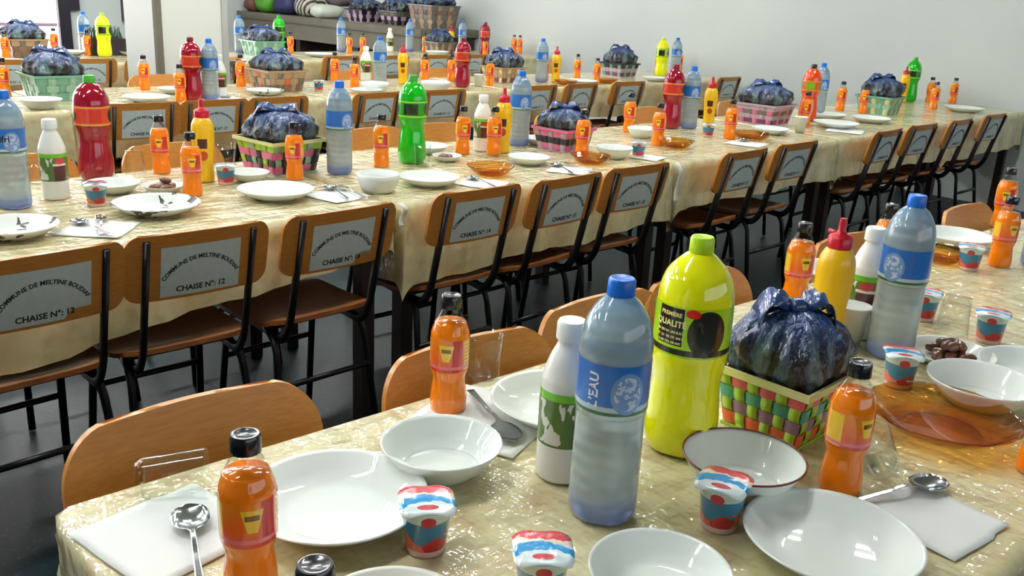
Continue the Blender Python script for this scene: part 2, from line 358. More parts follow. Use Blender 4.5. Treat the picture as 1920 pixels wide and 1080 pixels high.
# column with slightly proud corner strips; the dark one paints in a shadow edge
cx0, cx1, cy0, cy1 = 2.73, 3.21, 6.02, 6.52
cl = struct('column', me_new('column', *box(cx0, cx1, cy0, cy1, 0, ZC), 'white_paint', sm=False), 'square white column standing between the third and back rows', None, 'column')
obj('corner_strip', me_new('corner_strip', *box(cx1-.03, cx1+.012, cy0-.012, cy0+.03, 0, ZC), 'ceiling_paint', sm=False), cl)
obj('corner_strip', me_new('corner_strip', *box(cx0-.012, cx0+.03, cy0-.012, cy0+.03, 0, ZC), 'concrete', sm=False), cl)  # dark strip in place of the shadow edge at this corner
for k, x in enumerate((-2, 1, 4)):  # added windows, out of view, put in to go with the fill lamp
    w = struct('window_%d' % (k+2), me_new('frame', *cat(box(x, x+3, YN-.15, YN-.1, 1.1, 1.16), box(x, x+3, YN-.15, YN-.1, 2.64, 2.7), box(x, x+.06, YN-.15, YN-.1, 1.1, 2.7), box(x+2.94, x+3, YN-.15, YN-.1, 1.1, 2.7), box(x+1.47, x+1.53, YN-.15, YN-.1, 1.1, 2.7)), 'dark_frame', sm=False), 'window on the camera side of the hall, number %d along the wall' % (k+1), None, 'window')
    obj('pane', me_new('pane', *box(x+.06, x+2.94, YN-.13, YN-.12, 1.16, 2.64), 'glass', sm=False), w)
# fluorescent lamps
ORD = ['first', 'second', 'third', 'fourth', 'fifth', 'sixth']
hm = me_new('housing', *cat(box(-.62, .62, -.09, .09, .03, .07)), 'housing', sm=False)
tm = me_new('tube', *cat(tube([(-.58, -.045, .015), (.58, -.045, .015)], .013)), 'tube_glow')
tm2 = me_new('tube', *cat(tube([(-.58, .045, .015), (.58, .045, .015)], .013)), 'tube_glow')
for i in range(4):
    for j in range(4):
        t = thing('ceiling_lamp', 'twin tube ceiling lamp, %s along file %s counted from the left wall' % (ORD[j], ORD[i]), 'lamp', (-2.1+i*2.35, 1.9+j*2.6, ZC-.075), 0, 'twin tube ceiling lamps')
        obj('housing', hm, t); obj('tube', tm, t); obj('tube', tm2, t)

# ---------------------------------------------------------------- tables and cloths
def make_cloth(L, W, drop, seed, near=False, hem=(1, 1)):
    nx, ny, nd = (110, 60, 14) if near else (40, 24, 10)
    xs = [-drop*(1-i/nd)-0 for i in range(nd)] + [L*i/nx for i in range(nx+1)] + [L+drop*(i+1)/nd for i in range(nd)]
    ys = [-drop*(1-i/nd) for i in range(nd)] + [W*i/ny for i in range(ny+1)] + [W+drop*(i+1)/nd for i in range(nd)]
    v = []; r = .014; cr = .035
    for y in ys:
        for x in xs:
            cx, cy = min(max(x, cr), L-cr), min(max(y, cr), W-cr); ox, oy = x-cx, y-cy; d = hypot(ox, oy)
            if d <= cr:
                k = .0022 if near else .0012
                w_ = noise.noise(Vector((x*7+seed, y*18, 0)))*k + noise.noise(Vector((x*30+seed, y*12, 3)))*k*.6
                v.append((x, y, -abs(w_)-.0002))
            else:
                e = d-cr; ux, uy = ox/d, oy/d
                if abs(ox) > 0 and abs(oy) > 0 and e > drop: e = drop + (e-drop)*.55
                s_ = (cx+cy*1.3)*1.0
                a = min(e/r, pi/2); out = r*sin(a); dn = r*(1-cos(a)) + max(0, e-r*pi/2)
                fl = .010*max(0, dn/drop)*(sin(s_*23+seed)+.6*sin(s_*51+seed*2)) + .006*dn/drop
                gap = 0 if abs(oy) > abs(ox) else 1
                if gap: fl = min(fl, .004)*.3
                dn *= hem[0]+(hem[1]-hem[0])*min(1, max(0, x/L))
                v.append((cx+ux*(cr+out*(.4 if gap else 1)+fl), cy+uy*(cr+out+fl), -dn - .012*sin(s_*9+seed)*(dn/drop)**2))
    n = len(xs)
    f = [(j*n+i, j*n+i+1, (j+1)*n+i+1, (j+1)*n+i) for j in range(len(ys)-1) for i in range(n-1)]
    return me_new('cloth', v, f, 'cloth_plastic')
def table(x0, y0, L, W, rz, label, clabel, drop=.29, near=False, seed=0, group=None, hem=(1, 1)):
    t = thing('dining_table', label, 'table', (x0, y0, 0), rz, group)
    e = .012
    obj('tabletop', bevelled(me_new('tabletop', *box(e, L-e, e, W-e, .715, .743), 'brown_wood', sm=False), .004), t)
    obj('apron', me_new('apron', *cat(box(.06, L-.06, .07, .09, .64, .715), box(.06, L-.06, W-.09, W-.07, .64, .715), box(.06, .08, .09, W-.09, .64, .715), box(L-.08, L-.06, .09, W-.09, .64, .715)), 'dark_wood', sm=False), t)
    for px, py in ((.035, .045), (L-.085, .045), (.035, W-.095), (L-.085, W-.095)):
        obj('leg', me_new('leg', *box(px, px+.05, py, py+.05, 0, .715), 'dark_wood', sm=False), t)
    c = solo('tablecloth', make_cloth(L, W, drop, seed, near, hem), clabel, 'tablecloth', (x0, y0, .75), rz, 'beige cloths under clear plastic')
RZN = radians(-3.0)
def ninv(x, y):  # a point given in the front table's own frame
    return (.288+x*cos(RZN)-y*sin(RZN), .300+x*sin(RZN)+y*cos(RZN))
table(.288, .300, 1.945, .815, RZN, 'dark legged dining table at the front, under the plain white plates', 'beige cloth under wrinkled clear plastic on the front table', near=True, seed=3)
p = ninv(1.975, 0)
table(p[0], p[1], 1.5, .815, RZN, 'second dining table of the front row, behind the seam', 'beige plastic covered cloth on the second table of the front row', near=True, seed=8)
rows = [('second', 2.262, .86, [-1.15, .305, 1.79, 3.26, 4.73, 6.20]), ('third', 4.69, .86, [.23, 1.68, 3.15, 4.62, 6.10]), ('back', 7.08, .86, [.32, 1.79, 3.26, 4.73, 6.20])]
for rn, y, W, xs in rows:
    for k, x in enumerate(xs):
        L = 1.445; hem = [(1.05, 1.05), (1.05, .50), (.95, .85), (.72, .74), (.76, .8), (.9, .9)][k] if rn == 'second' else (.85, .85)
        table(x, y, L, W, 0, 'dark legged dining table, %s from the near end of the %s row' % (ORD[k], rn), 'beige plastic covered cloth on the %s table of the %s row' % (ORD[k], rn), seed=k*1.7+y, hem=hem)

for x0, w0, l0, lb in ((3.232, .028, .17, 'white strip hanging from the second row edge, by the brown chair backs'), (1.762, .022, .07, 'short white hem hanging at the dark gap of the second row')):
    V = []; F = []
    for i in range(13):
        t = i/12; z = .752-l0*t; yy = 2.262-.024-(.004*sin(t*7)) + (.02*(1-t*8) if t < .125 else 0)
        for dx, dy in ((0, 0), (w0, 0), (w0, -.0012), (0, -.0012)): V.append((x0+dx*(1-.25*t)+.006*sin(t*5), yy+dy, z+(.0015 if i == 0 else 0)))
    for i in range(12): F += [(4*i+q, 4*i+(q+1) % 4, 4*i+4+(q+1) % 4, 4*i+4+q) for q in range(4)]
    F += [(3, 2, 1, 0), (48, 49, 50, 51)]
    solo('hanging_strip', me_new('hanging_strip', V, F, 'tissue'), lb, 'strip', (0, 0, 0))
# ---------------------------------------------------------------- chairs (front faces +y, origin on the floor under the seat centre)
def panel(w, z0, z1, y0, lean, curve, th, mat, rc=.045, n=20, m=20):
    """curved plywood backrest, rounded corners, closed"""
    v = []; f = []; h = z1-z0
    for side in (0, 1):
        for j in range(m+1):
            t = .5-.5*cos(pi*j/m); zz = z0 + h*t
            dz = min(t*h, (1-t)*h); inset = rc-math.sqrt(max(0, rc*rc-(rc-min(dz, rc))**2)) if dz < rc else 0
            hw = w/2-inset*.9
            for i in range(n+1):
                u = -1+2*i/n; x = u*hw
                v.append((x, y0 - (zz-z0)*lean - curve*(1-(x/(w/2))**2) + (th if side else 0), zz - (.004*u*u if t == 1 else 0)))
    N = (n+1)*(m+1)
    for j in range(m):
        for i in range(n):
            a = j*(n+1)+i; f.append((a, a+1, a+n+2, a+n+1)); f.append((N+a, N+a+n+1, N+a+n+2, N+a+1))
    ring = [i for i in range(n+1)] + [(j+1)*(n+1)-1 for j in range(1, m+1)] + [m*(n+1)+i for i in range(n-1, -1, -1)] + [j*(n+1) for j in range(m-1, 0, -1)]
    for k in range(len(ring)): a, b = ring[k], ring[(k+1) % len(ring)]; f.append((a, N+a, N+b, b))
    return sharp(me_new('backrest', v, f, mat), 50)
def seat_mesh():
    v = []; f = []; n, m = 14, 14; w, dp, th = .385, .37, .014
    for s in (0, 1):
        for j in range(m+1):
            t = -1+2*j/m
            for i in range(n+1):
                u = -1+2*i/n; q = 5; k = 1/(abs(u)**q+abs(t)**q)**(1/q) if (u or t) else 1; k = min(k, 1/max(abs(u), abs(t), 1e-6)) * max(abs(u), abs(t)) if (u or t) else 1
                x, y = u*w/2*(k if k < 1 else 1), t*dp/2*(k if k < 1 else 1)
                z = .450 + .010*(t*t) - .006*(1-u*u)*(1-t*t) - (.012 if t > .7 else 0)*((t-.7)/.3)**2 + (.008*(-t-.6)/.4 if t < -.6 else 0)
                v.append((x, y, z-(th if s == 0 else 0)))
    N = (n+1)*(m+1)
    for j in range(m):
        for i in range(n):
            a = j*(n+1)+i; f.append((a, a+n+1, a+n+2, a+1)); f.append((N+a, N+a+1, N+a+n+2, N+a+n+1))
    ring = [i for i in range(n+1)] + [(j+1)*(n+1)-1 for j in range(1, m+1)] + [m*(n+1)+i for i in range(n-1, -1, -1)] + [j*(n+1) for j in range(m-1, 0, -1)]
    for k in range(len(ring)): a, b = ring[k], ring[(k+1) % len(ring)]; f.append((a, b, N+b, N+a))
    return sharp(me_new('seat', v, f, 'seat_wood'), 50)
LEAN = .22
seat_me = seat_mesh()
back_me = panel(.385, .620, .800, -.235, LEAN, .020, .011, 'plywood')
front_me = panel(.400, .600, .793, -.235, LEAN, .030, .012, 'plywood', rc=.085)
post_me = {}; leg_me = {}
for s in (-1, 1):
    x = s*.140
    post_me[s, 'f'] = me_new('back_post', *tube(bend([(x, -.300, .745), (x, -.225, .46), (x, -.165, .405), (x, .10, .425)]), .0085, 8, .012), 'black_metal')
    pts = bend([(x, -.282, .785), (x, -.205, .46), (x, -.165, .405), (x, .10, .425)])
    post_me[s] = me_new('back_post', *tube(pts, .0085, 8, .015), 'black_metal')
    leg_me[s, 0] = me_new('leg', *tube(bend([(s*.14, -.05, .425), (s*.155, -.15, .40), (s*.175, -.215, .005)]), .011), 'black_metal')
    leg_me[s, 1] = me_new('leg', *tube(bend([(s*.14, .02, .425), (s*.155, .12, .41), (s*.170, .175, .005)]), .011), 'black_metal')
str_me = [me_new('stretcher', *tube([(-.163, y, z), (.163, y, z)], .009), 'black_metal') for y, z in ((-.178, .26), (.148, .26))]
frame_me = me_new('seat_frame', *cat(tube([(-.15, -.10, .425), (.15, -.10, .425)], .009), tube([(-.15, .08, .425), (.15, .08, .425)], .009)), 'black_metal')
def back_y(x, z): return -.235-(z-.620)*LEAN-.020*(1-(x/.1925)**2)
def make_sticker(torn):
    v = []; f = []; nx, nz = 10, 6; x0, x1, z0, z1 = -.105, .105, .628, .764
    for s in (0, 1):
        for j in range(nz+1):
            for i in range(nx+1):
                x = x0+(x1-x0)*i/nx; z = z0+(z1-z0)*j/nz
                if torn and x > .055 and j == 0: z = z0+.03+.004*(i % 2)
                v.append((x, back_y(x, z)-(.0006 if s == 0 else .0011), z))
    N = (nx+1)*(nz+1)
    for j in range(nz):
        for i in range(nx):
            a = j*(nx+1)+i; f.append((N+a, N+a+1, N+a+nx+2, N+a+nx+1)); f.append((a, a+nx+1, a+nx+2, a+1))
    return me_new('sticker', v, f, 'sticker_paper', sm=False)
sticker = [make_sticker(False), make_sticker(True)]
def back_text(me, zc):
    for v in me.vertices:
        x, y, z = v.co; zz = zc+y; v.co = (x, back_y(x, zz)-.0013-z, zz)
    return me
arc_me = back_text(arc_text(text_mesh('COMMUNE DE MELTINE BOUDIAF', .0155, 'print_black'), .115), .730)
num_me = {n: back_text(text_mesh('CHAISE N\u00b0: %s' % n, .021, 'print_black'), .646) for n in ('12', '17', '10', '14')}
def chair(x, y, rz, label, kind='back', num='12', torn=0, group=None):
    t = thing('school_chair', label, 'chair', (x, y, 0), rz, group)
    obj('seat', seat_me, t); b = obj('backrest', front_me if kind == 'front' else back_me, t)
    for s in (-1, 1):
        obj('back_post', post_me[s, 'f'] if kind == 'front' else post_me[s], t); obj('leg', leg_me[s, 0], t); obj('leg', leg_me[s, 1], t)
    for m in str_me: obj('stretcher', m, t)
    obj('seat_frame', frame_me, t)
    if kind == 'back':
        s = obj('sticker', sticker[torn], t); obj('lettering', arc_me, s); obj('lettering', num_me[num], s)
    return t
# near side of the second row (backs to the camera)
C2 = [(.655, '12', 1, 'first chair at the near end, with torn white number sticker'), (1.055, '12', 0, 'second chair from the near end, pushed against the first'), (1.465, '10', 1, 'third chair, last before the dark gap between cloths'), (2.005, '14', 0, 'first chair past the gap between cloths'), (2.41, '17', 0, 'second chair past the gap between cloths'), (2.84, '10', 0, 'third chair past the gap between cloths'), (3.565, '12', 0, 'first chair past the hanging white strip'), (4.045, '17', 0, 'second chair past the hanging white strip'), (4.99, '14', 0, 'fourth chair counted from the end wall'), (5.49, '10', 0, 'third chair counted from the end wall'), (6.03, '12', 0, 'second chair counted from the end wall'), (6.66, '17', 0, 'chair nearest the end wall')]
for k, (x, n, torn, ph) in enumerate(C2):
    chair(x, 2.395+(.01 if k % 2 else 0), radians([2, -2, 1, -1][k % 4]), 'chair on the second row, %s' % ph, 'back', n, torn)
for k, x in enumerate((-.25, .22)): chair(x, 2.4, 0, 'wooden chair of the second row just outside the frame, %s' % ORD[k])
# far side of the front row (fronts to the camera)
CN = [(.235, 'at the near corner of the front table'), (.735, 'behind the small white bowl on the front table'), (1.125, 'behind the milk bottle on the front table'), (1.45, 'behind the woven basket on the front table'), (2.14, 'behind the yellow squeeze bottle, front row'), (2.92, 'at the far end of the front row')]
for x, ph in CN:
    p = ninv(x, .815-.165-(.035 if 'small white bowl' in ph else 0))
    chair(p[0], p[1], pi+RZN, 'rounded light wooden chair back %s' % ph, 'front')
# far side of the second row
for k, x in enumerate((.5, 1.0, 1.55, 2.47, 2.84, 3.7, 4.5, 5.4)):
    chair(x, 3.085, pi, 'light wooden chair on the far side of the second row, %s from the near end' % (ORD+['seventh', 'eighth'])[k], 'front')
for k, x in enumerate((1.95, 2.32, 2.68, 3.34, 3.86, 4.72, 5.16, 5.73, 6.45, 7.1)):
    chair(x, 4.75, radians((k*37 % 7)-3), 'stickered chair on the near side of the third row, %s from the near end' % (ORD+['seventh', 'eighth', 'ninth', 'tenth'])[k], 'back', ['12', '17', '10', '14'][k % 4])
for k, x in enumerate((2.0, 2.6, 3.4, 4.1, 4.9)):
    chair(x, 5.50, pi, 'light wooden chair on the far side of the third row, %s from the near end' % ORD[k], 'front')
for k, x in enumerate((2.1, 2.62, 3.05, 3.6, 4.1, 4.75, 5.3, 5.85, 6.3)):
    chair(x, 7.15, radians((k*23 % 7)-3), 'stickered chair on the near side of the back row, %s from the near end' % (ORD+['seventh', 'eighth', 'ninth'])[k], 'back', ['10', '12'][k % 2])

# ---------------------------------------------------------------- tableware and bottles: one builder per kind, meshes shared
TZ = .75
CACHE = {}
def cached(key, fn):
    if key not in CACHE: CACHE[key] = fn()
    return CACHE[key]
def add(parent, name, key, fn, **k): return obj(name, cached(key, fn), parent, **k)
def facing(x, y, rot): return atan2(-y, -x) + rot
def capm(r, z0, z1, mat):
    def f():
        h = z1-z0
        return sharp(lathe('cap', [(0, z0), (r, z0), (r*1.0, z0+h*.2), (r*1.0, z1-h*.18), (r*.9, z1-h*.03), (r*.7, z1), (r*.62, z1-.001), (0, z1-.001)], mat, 40, mod=lambda a, z: 1+(.02 if z < z1-h*.25 else 0)*(1 if int((a+pi)/(2*pi)*40+.5) % 2 else -1)), 50)
    return f
def interp(prof, z0, z1, off):
    """band of a lathe profile between two heights, pushed outwards"""
    out = []
    n = 10
    for i in range(n+1):
        z = z0+(z1-z0)*i/n
        for (ra, za), (rb, zb) in zip(prof, prof[1:]):
            if za <= z <= zb and zb > za: out.append((ra+(rb-ra)*(z-za)/(zb-za)+off, z)); break
    return out
def smoothprof(p, n=4):
    """Catmull-Rom through the profile"""
    q = [p[0]]+p+[p[-1]]; out = []
    for i in range(1, len(q)-2):
        for k in range(n):
            t = k/n; a = []
            for c in (0, 1):
                p0, p1, p2, p3 = q[i-1][c], q[i][c], q[i+1][c], q[i+2][c]
                a.append(.5*(2*p1+(p2-p0)*t+(2*p0-5*p1+4*p2-p3)*t*t+(3*p1-p0-3*p2+p3)*t**3))
            out.append((max(0, a[0]), a[1]))
    out.append(p[-1])
    o2 = [out[0]]
    for r, z in out[1:]: o2.append((r, max(z, o2[-1][1]+1e-5)))
    return o2
JP = smoothprof([(.012, .001), (.026, 0), (.0295, .006), (.0295, .025), (.0265, .050), (.0268, .060), (.0305, .074), (.0312, .095), (.0312, .125), (.0300, .137), (.0245, .152)])
def juice(x, y, rz, lab, dz=0, **k):
    t = thing('juice_bottle', lab, 'bottle', (x, y, TZ+dz), rz)
    add(t, 'bottle_body', 'jb', lambda: lathe('bottle_body', [(0, .002)]+JP+[(0, .1535)], 'orange_juice', 32))
    add(t, 'neck', 'jn', lambda: lathe('neck', [(.0245, .1525), (.0192, .163), (.0148, .172), (.0142, .175), (.0165, .176), (.0165, .178), (.0135, .179), (.0135, .184)], 'clear', 24))
    add(t, 'label_band', 'jl', lambda: lathe('label_band', interp(JP, .074, .128, .0004), 'juice_label', 32))
    add(t, 'cap', 'jc', capm(.0165, .175, .196, 'black_cap'))
SP = smoothprof([(.030, 0), (.046, .002), (.054, .018), (.055, .05), (.0515, .095), (.0505, .118), (.054, .140), (.0562, .165), (.0562, .225), (.054, .255), (.045, .282), (.026, .303), (.0155, .311)])
SPW = smoothprof([(.030, 0), (.046, .002), (.054, .016), (.0545, .05), (.050, .095), (.0455, .130), (.0465, .150), (.053, .168), (.0555, .185), (.0555, .240), (.050, .272), (.034, .298), (.0155, .311)])
def petal(a, z): return 1-.07*max(0, 1-z/.03)*(.5+.5*cos(5*a))
def soda(x, y, rz, lab, liq, lbl, capmat, prof, lz, near=0):
    t = thing('soda_bottle', lab, 'bottle', (x, y, TZ), rz)
    P = SP if prof else SPW
    add(t, 'bottle_body', 'sb'+liq+str(prof), lambda: lathe('bottle_body', [(0, .004)]+P+[(0, .3112)], liq, 40, mod=petal))
    add(t, 'label_band', 'sl'+lbl, lambda: lathe('label_band', interp(P, lz[0], lz[1], .0005), lbl, 40))
    add(t, 'cap', 'sc'+capmat, capm(.0175, .311, .334, capmat))
    if near:
        b = [o for o in t.children if o.name.startswith('label_band')] or [o for o in bpy.data.objects if o.parent == t and o.name.startswith('label_band')]
        b = b[0]
        a = -.345
        for s, sz, z, m in (('PREMI\u00c8RE', .0085, .2275, 'print_cream'), ('QUALIT\u00c9', .0128, .2135, 'print_cream'), ('BOISSON GAZEUSE', .0050, .2010, 'print_cream'), ('AU JUS DE CITRON', .0050, .1930, 'print_cream'), ('SANS COLORANT', .0050, .1850, 'print_cream')):
            obj('lettering', on_cylinder(text_mesh(s, sz, m, .0001), .0568, z, a), b)
def soda_yellow(x, y, rz, lab, near=0): soda(x, y, rz, lab, 'yellow_soda', 'yellow_label_near' if near else 'yellow_soda_label', 'lime_cap', 1, (.165, .240), near)
def soda_red(x, y, rz, lab): soda(x, y, rz, lab, 'red_soda', 'red_soda_label', 'green_cap' if x < 2 else 'dark_red_cap', 0, (.180, .240))
def soda_green(x, y, rz, lab): soda(x, y, rz, lab, 'green_soda', 'green_soda_label', 'green_cap', 0, (.180, .240))
def soda_orange(x, y, rz, lab): soda(x, y, rz, lab, 'orange_soda', 'orange_soda_label', 'black_cap', 0, (.180, .240))
WP = smoothprof([(.030, 0), (.042, .003), (.0455, .014), (.0455, .05), (.0450, .10), (.0448, .150), (.0465, .160), (.0465, .225), (.0460, .245), (.0400, .272), (.0270, .294), (.0155, .304)])
def water(x, y, rz, lab, near=0):
    t = thing('water_bottle', lab, 'bottle', (x, y, TZ), rz)
    add(t, 'bottle_body', 'wb', lambda: lathe('bottle_body', [(0, .006)]+WP+[(.0145, .3045), (.0, .3045)], 'water_bottle', 40, mod=lambda a, z: 1-.05*max(0, 1-z/.02)*(.5+.5*cos(6*a))))
    b = add(t, 'label_band', 'wl', lambda: lathe('label_band', interp(WP, .160, .226, .0005), 'water_label', 40))
    add(t, 'cap', 'wc', capm(.0172, .304, .3265, 'blue_cap'))
    if near:
        def vt():
            me = text_mesh('L\u2019EAU', .018, 'print_white', .0001); R = Matrix.Rotation(pi/2, 4, 'Z'); me.transform(R)
            return on_cylinder(me, .0472, .192, -.50)
        def v2():
            return on_cylinder(text_mesh('Ifri', .024, 'print_black', .0001), .0472, .198, .05)
        obj('lettering', v2() if y > 2 else cached('wt', vt), b)

MP = smoothprof([(.028, 0), (.035, .003), (.0375, .012), (.0375, .06), (.0375, .14), (.035, .158), (.027, .182), (.0185, .200), (.0175, .208)])
def milk(x, y, rz, lab):
    t = thing('milk_bottle', lab, 'bottle', (x, y, TZ), rz)
    add(t, 'bottle_body', 'mb', lambda: lathe('bottle_body', [(0, .004)]+MP+[(.0, .2082)], 'milk_plastic', 36))
    add(t, 'label_band', 'ml', lambda: lathe('label_band', interp(MP, .058, .138, .0005), 'milk_label', 36))
    add(t, 'cap', 'mc', capm(.0205, .208, .235, 'white_cap'))
YP = smoothprof([(.022, 0), (.030, .003), (.032, .012), (.0305, .05), (.031, .09), (.035, .130), (.0365, .165), (.034, .190), (.026, .207), (.022, .212)])
def mustard(x, y, rz, lab, fat=0):
    t = thing('squeeze_bottle', lab, 'bottle', (x, y, TZ), rz)
    add(t, 'bottle_body', 'yb', lambda: lathe('bottle_body', [(0, .003)]+YP+[(0, .2122)], 'yellow_plastic', 32))
    add(t, 'label_band', 'yl', lambda: lathe('label_band', interp(YP, .07, .15, .0005), 'mustard_label', 32))
    c = add(t, 'nozzle_cap', 'yc', lambda: sharp(lathe('nozzle_cap', [(0, .212), (.0235, .212), (.0240, .232), (.021, .236), (.011, .240), (.0075, .247), (.0078, .262), (.0062, .270), (0, .270)], 'red_cap', 28), 50))
    if fat: add(c, 'tip', 'yt', lambda: me_new('tip', *tube([(.006, .010, .236), (.010, .030, .237), (.011, .034, .237)], [.006, .0045, .0045]), 'red_cap'))
def plate_prof(R, h, foot=.55, well=.62, th=.0035):
    """closed profile: foot, underside, rim, inside"""
    return [(0, .003), (R*foot-.004, .003), (R*foot-.003, 0), (R*foot, 0), (R*foot+.003, .004), (R*.80, h*.42), (R*.95, h*.86), (R, h), (R*.995, h+.0018), (R*.945, h*.86+th), (R*.79, h*.42+th), (R*well, .003+th*.9), (R*well*.8, .003+th*.5), (0, .003+th*.5)]
def plate_mesh(R, h, mat, name='plate', well=.62, mod=None):
    return lathe(name, plate_prof(R, h, .55, well), mat, 56, mod=mod)
def plate(x, y, rz, lab, R=.11, mat='white_glaze', h=.030): return solo('plate', cached('pl%.3f%s%.3f' % (R, mat, h), lambda: plate_mesh(R, h, mat)), lab, 'plate', (x, y, TZ), rz)
def bowl(x, y, rz, lab, R=.086): return solo('bowl', cached('bw%.3f' % R, lambda: plate_mesh(R, .045, 'white_glaze', 'bowl')), lab, 'bowl', (x, y, TZ), rz)
def bowl_red(x, y, rz, lab, R=.086):
    t = thing('bowl', lab, 'bowl', (x, y, TZ), rz)
    add(t, 'bowl_body', 'br', lambda: plate_mesh(R, .05, 'white_glaze', 'bowl_body'))
    add(t, 'rim_line', 'brr', lambda: lathe('rim_line', [(R*.975, .0512), (R+.0006, .0498), (R+.0008, .0515), (R*.992, .0525), (R*.975, .0518)], 'rim_red', 56, closed=True))
def deep(x, y, rz, lab, R=.072):
    f = lambda: lathe('bowl', [(0, .003), (R*.6, .003), (R*.62, 0), (R*.68, 0), (R*.80, .012), (R*.95, .04), (R, .06), (R-.003, .061), (R*.95-.004, .04), (R*.8-.004, .014), (R*.5, .006), (0, .006)], 'white_glaze', 48)
    return solo('bowl', cached('dp%.3f' % R, f), lab, 'bowl', (x, y, TZ), rz)
def amber(x, y, rz, lab, R=.12):
    return solo('amber_plate', cached('am%.3f' % R, lambda: plate_mesh(R, .034, 'amber_glass', 'amber_plate', mod=lambda a, z: 1+.012*cos(36*a)*(1 if z > .006 else 0))), lab, 'plate', (x, y, TZ), rz)
def date_me():
    me = lathe('date', [(0, -.019), (.006, -.017), (.0095, -.009), (.0102, 0), (.0092, .010), (.005, .0175), (0, .019)], 'date_skin', 12, mod=lambda a, z: 1+.06*sin(3*a+z*300)); return me
def dates(x, y, R, n, grp):
    for i in range(n):
        lay = i >= 8; m = 8 if not lay else max(1, n-8); q = i if not lay else i-8
        rr = (R*.40 if q % 2 else R*.18) if not lay else R*.16
        a = q*2.399+.4; zz = TZ+.0063+.0102+(.019 if lay else 0)
        o = solo('date', cached('date', date_me), 'brown date %s' % grp, 'date', (x+rr*cos(a), y+rr*sin(a), zz), 0, 'dates '+grp, (pi/2+.1*sin(i), 0, a*1.7))
def plate_dates(x, y, rz, lab, R=.085, n=8):
    plate(x, y, rz, lab, R, 'cream_glaze', .022)
    g = lab.split(' dates ')[-1] if ' dates ' in lab else lab
    dates(x, y, R, n, 'on the plate '+g)
def plate_date(x, y, rz, lab, R=.1):
    plate(x, y, rz, lab, R, 'cream_glaze', .026); 
    solo('date', cached('date', date_me), 'single brown date on the plate at the bottom edge', 'date', (x+.025, y+.045, TZ+.0063+.0102), 0, None, (pi/2, 0, .7))
def lid_mesh():
    v = [(0, 0, .0012), (0, 0, 0)]; n = 32; f = []
    for k in range(n):
        a = 2*pi*k/n; c, s = cos(a), sin(a); r = .037/(abs(c)**6+abs(s)**6)**(1/6)*(.92)
        r = min(r, .043); dz = -.003*max(0, (r-.036)/.006)+.0012*sin(5*a)
        v += [(r*.8*c, r*.8*s, .0012), (r*c, r*s, .0010+dz), (r*c, r*s, dz), (r*.8*c, r*.8*s, 0)]
    for k in range(n):
        a, b = 2+4*k, 2+4*((k+1) % n)
        f += [(0, a, b), (a, a+1, b+1, b), (a+1, a+2, b+2, b+1), (a+2, a+3, b+3, b+2), (1, b+3, a+3)]
    return me_new('lid', v, f, 'yogurt_lid_print')
def yogurt(x, y, rz, lab):
    t = thing('yogurt_cup', lab, 'yogurt cup', (x, y, TZ), rz)
    add(t, 'cup_body', 'yg', lambda: lathe('cup_body', [(0, .003), (.0215, .003), (.0225, 0), (.024, .001), (.0250, .010), (.0305, .060), (.0330, .062), (.0330, .0645), (0, .0645)], 'yogurt_print', 36))
    add(t, 'lid', 'yglid', lid_mesh, loc=(-.001, 0, .0652), rot=(0, 0, -pi/2))
def glass(x, y, rz, lab, up=0, lying=0):
    def f():
        p = [(0, .006), (.024, .006), (.0262, .010), (.0325, .085), (.0345, .085), (.0345, .084), (.0288, .010), (.0275, .0), (0, .0)]
        return lathe('tumbler', p, 'glass', 40)
    me = cached('glass', f)
    if lying: return solo('tumbler', me, lab, 'glass', (x, y, TZ+.0295), 0, None, (pi/2-.055, 0, 1.0 if lying == 1 else 2.2))
    if not up: return solo('tumbler', me, lab, 'glass', (x, y, TZ), rz)
    return solo('tumbler', me, lab, 'glass', (x, y, TZ+.085), 0, None, (pi, 0, 0))
def cup(x, y, rz, lab):
    return solo('plastic_cup', cached('cup', lambda: lathe('plastic_cup', [(0, .003), (.020, .003), (.023, 0), (.034, .082), (.036, .083), (.036, .085), (.033, .085), (.0215, .005), (0, .005)], 'white_cap', 36, mod=lambda a, z: 1+.012*cos(24*a)*(0 < z < .08))), lab, 'cup', (x, y, TZ), rz)
def napkin(x, y, rz, lab, ang=0, s=.17):
    def f():
        v = []; F = []; n = 12
        for side in (0, 1):
            for j in range(n+1):
                for i in range(n+1):
                    X, Y = (i/n-.5)*s, (j/n-.5)*s*(1 if i < n*.7 else .94)
                    z = .0012+.0016*noise.noise(Vector((X*22+s*50, Y*22, 1)))+.001*(abs(i/n-.5)*2)**3*1.5
                    v.append((X, Y, max(.0006, z)+(.0011 if side else 0)-.0005))
        N = (n+1)**2
        for j in range(n):
            for i in range(n):
                a = j*(n+1)+i; F += [(a, a+n+1, a+n+2, a+1), (N+a, N+a+1, N+a+n+2, N+a+n+1)]
        ring = list(range(n+1))+[(j+1)*(n+1)-1 for j in range(1, n+1)]+[n*(n+1)+i for i in range(n-1, -1, -1)]+[j*(n+1) for j in range(n-1, 0, -1)]
        for k in range(len(ring)): a, b = ring[k], ring[(k+1) % len(ring)]; F.append((a, b, N+b, N+a))
        return me_new('napkin', v, F, 'tissue')
    return solo('paper_napkin', cached('nap%.3f' % s, f), lab, 'napkin', (x, y, TZ), radians(ang))
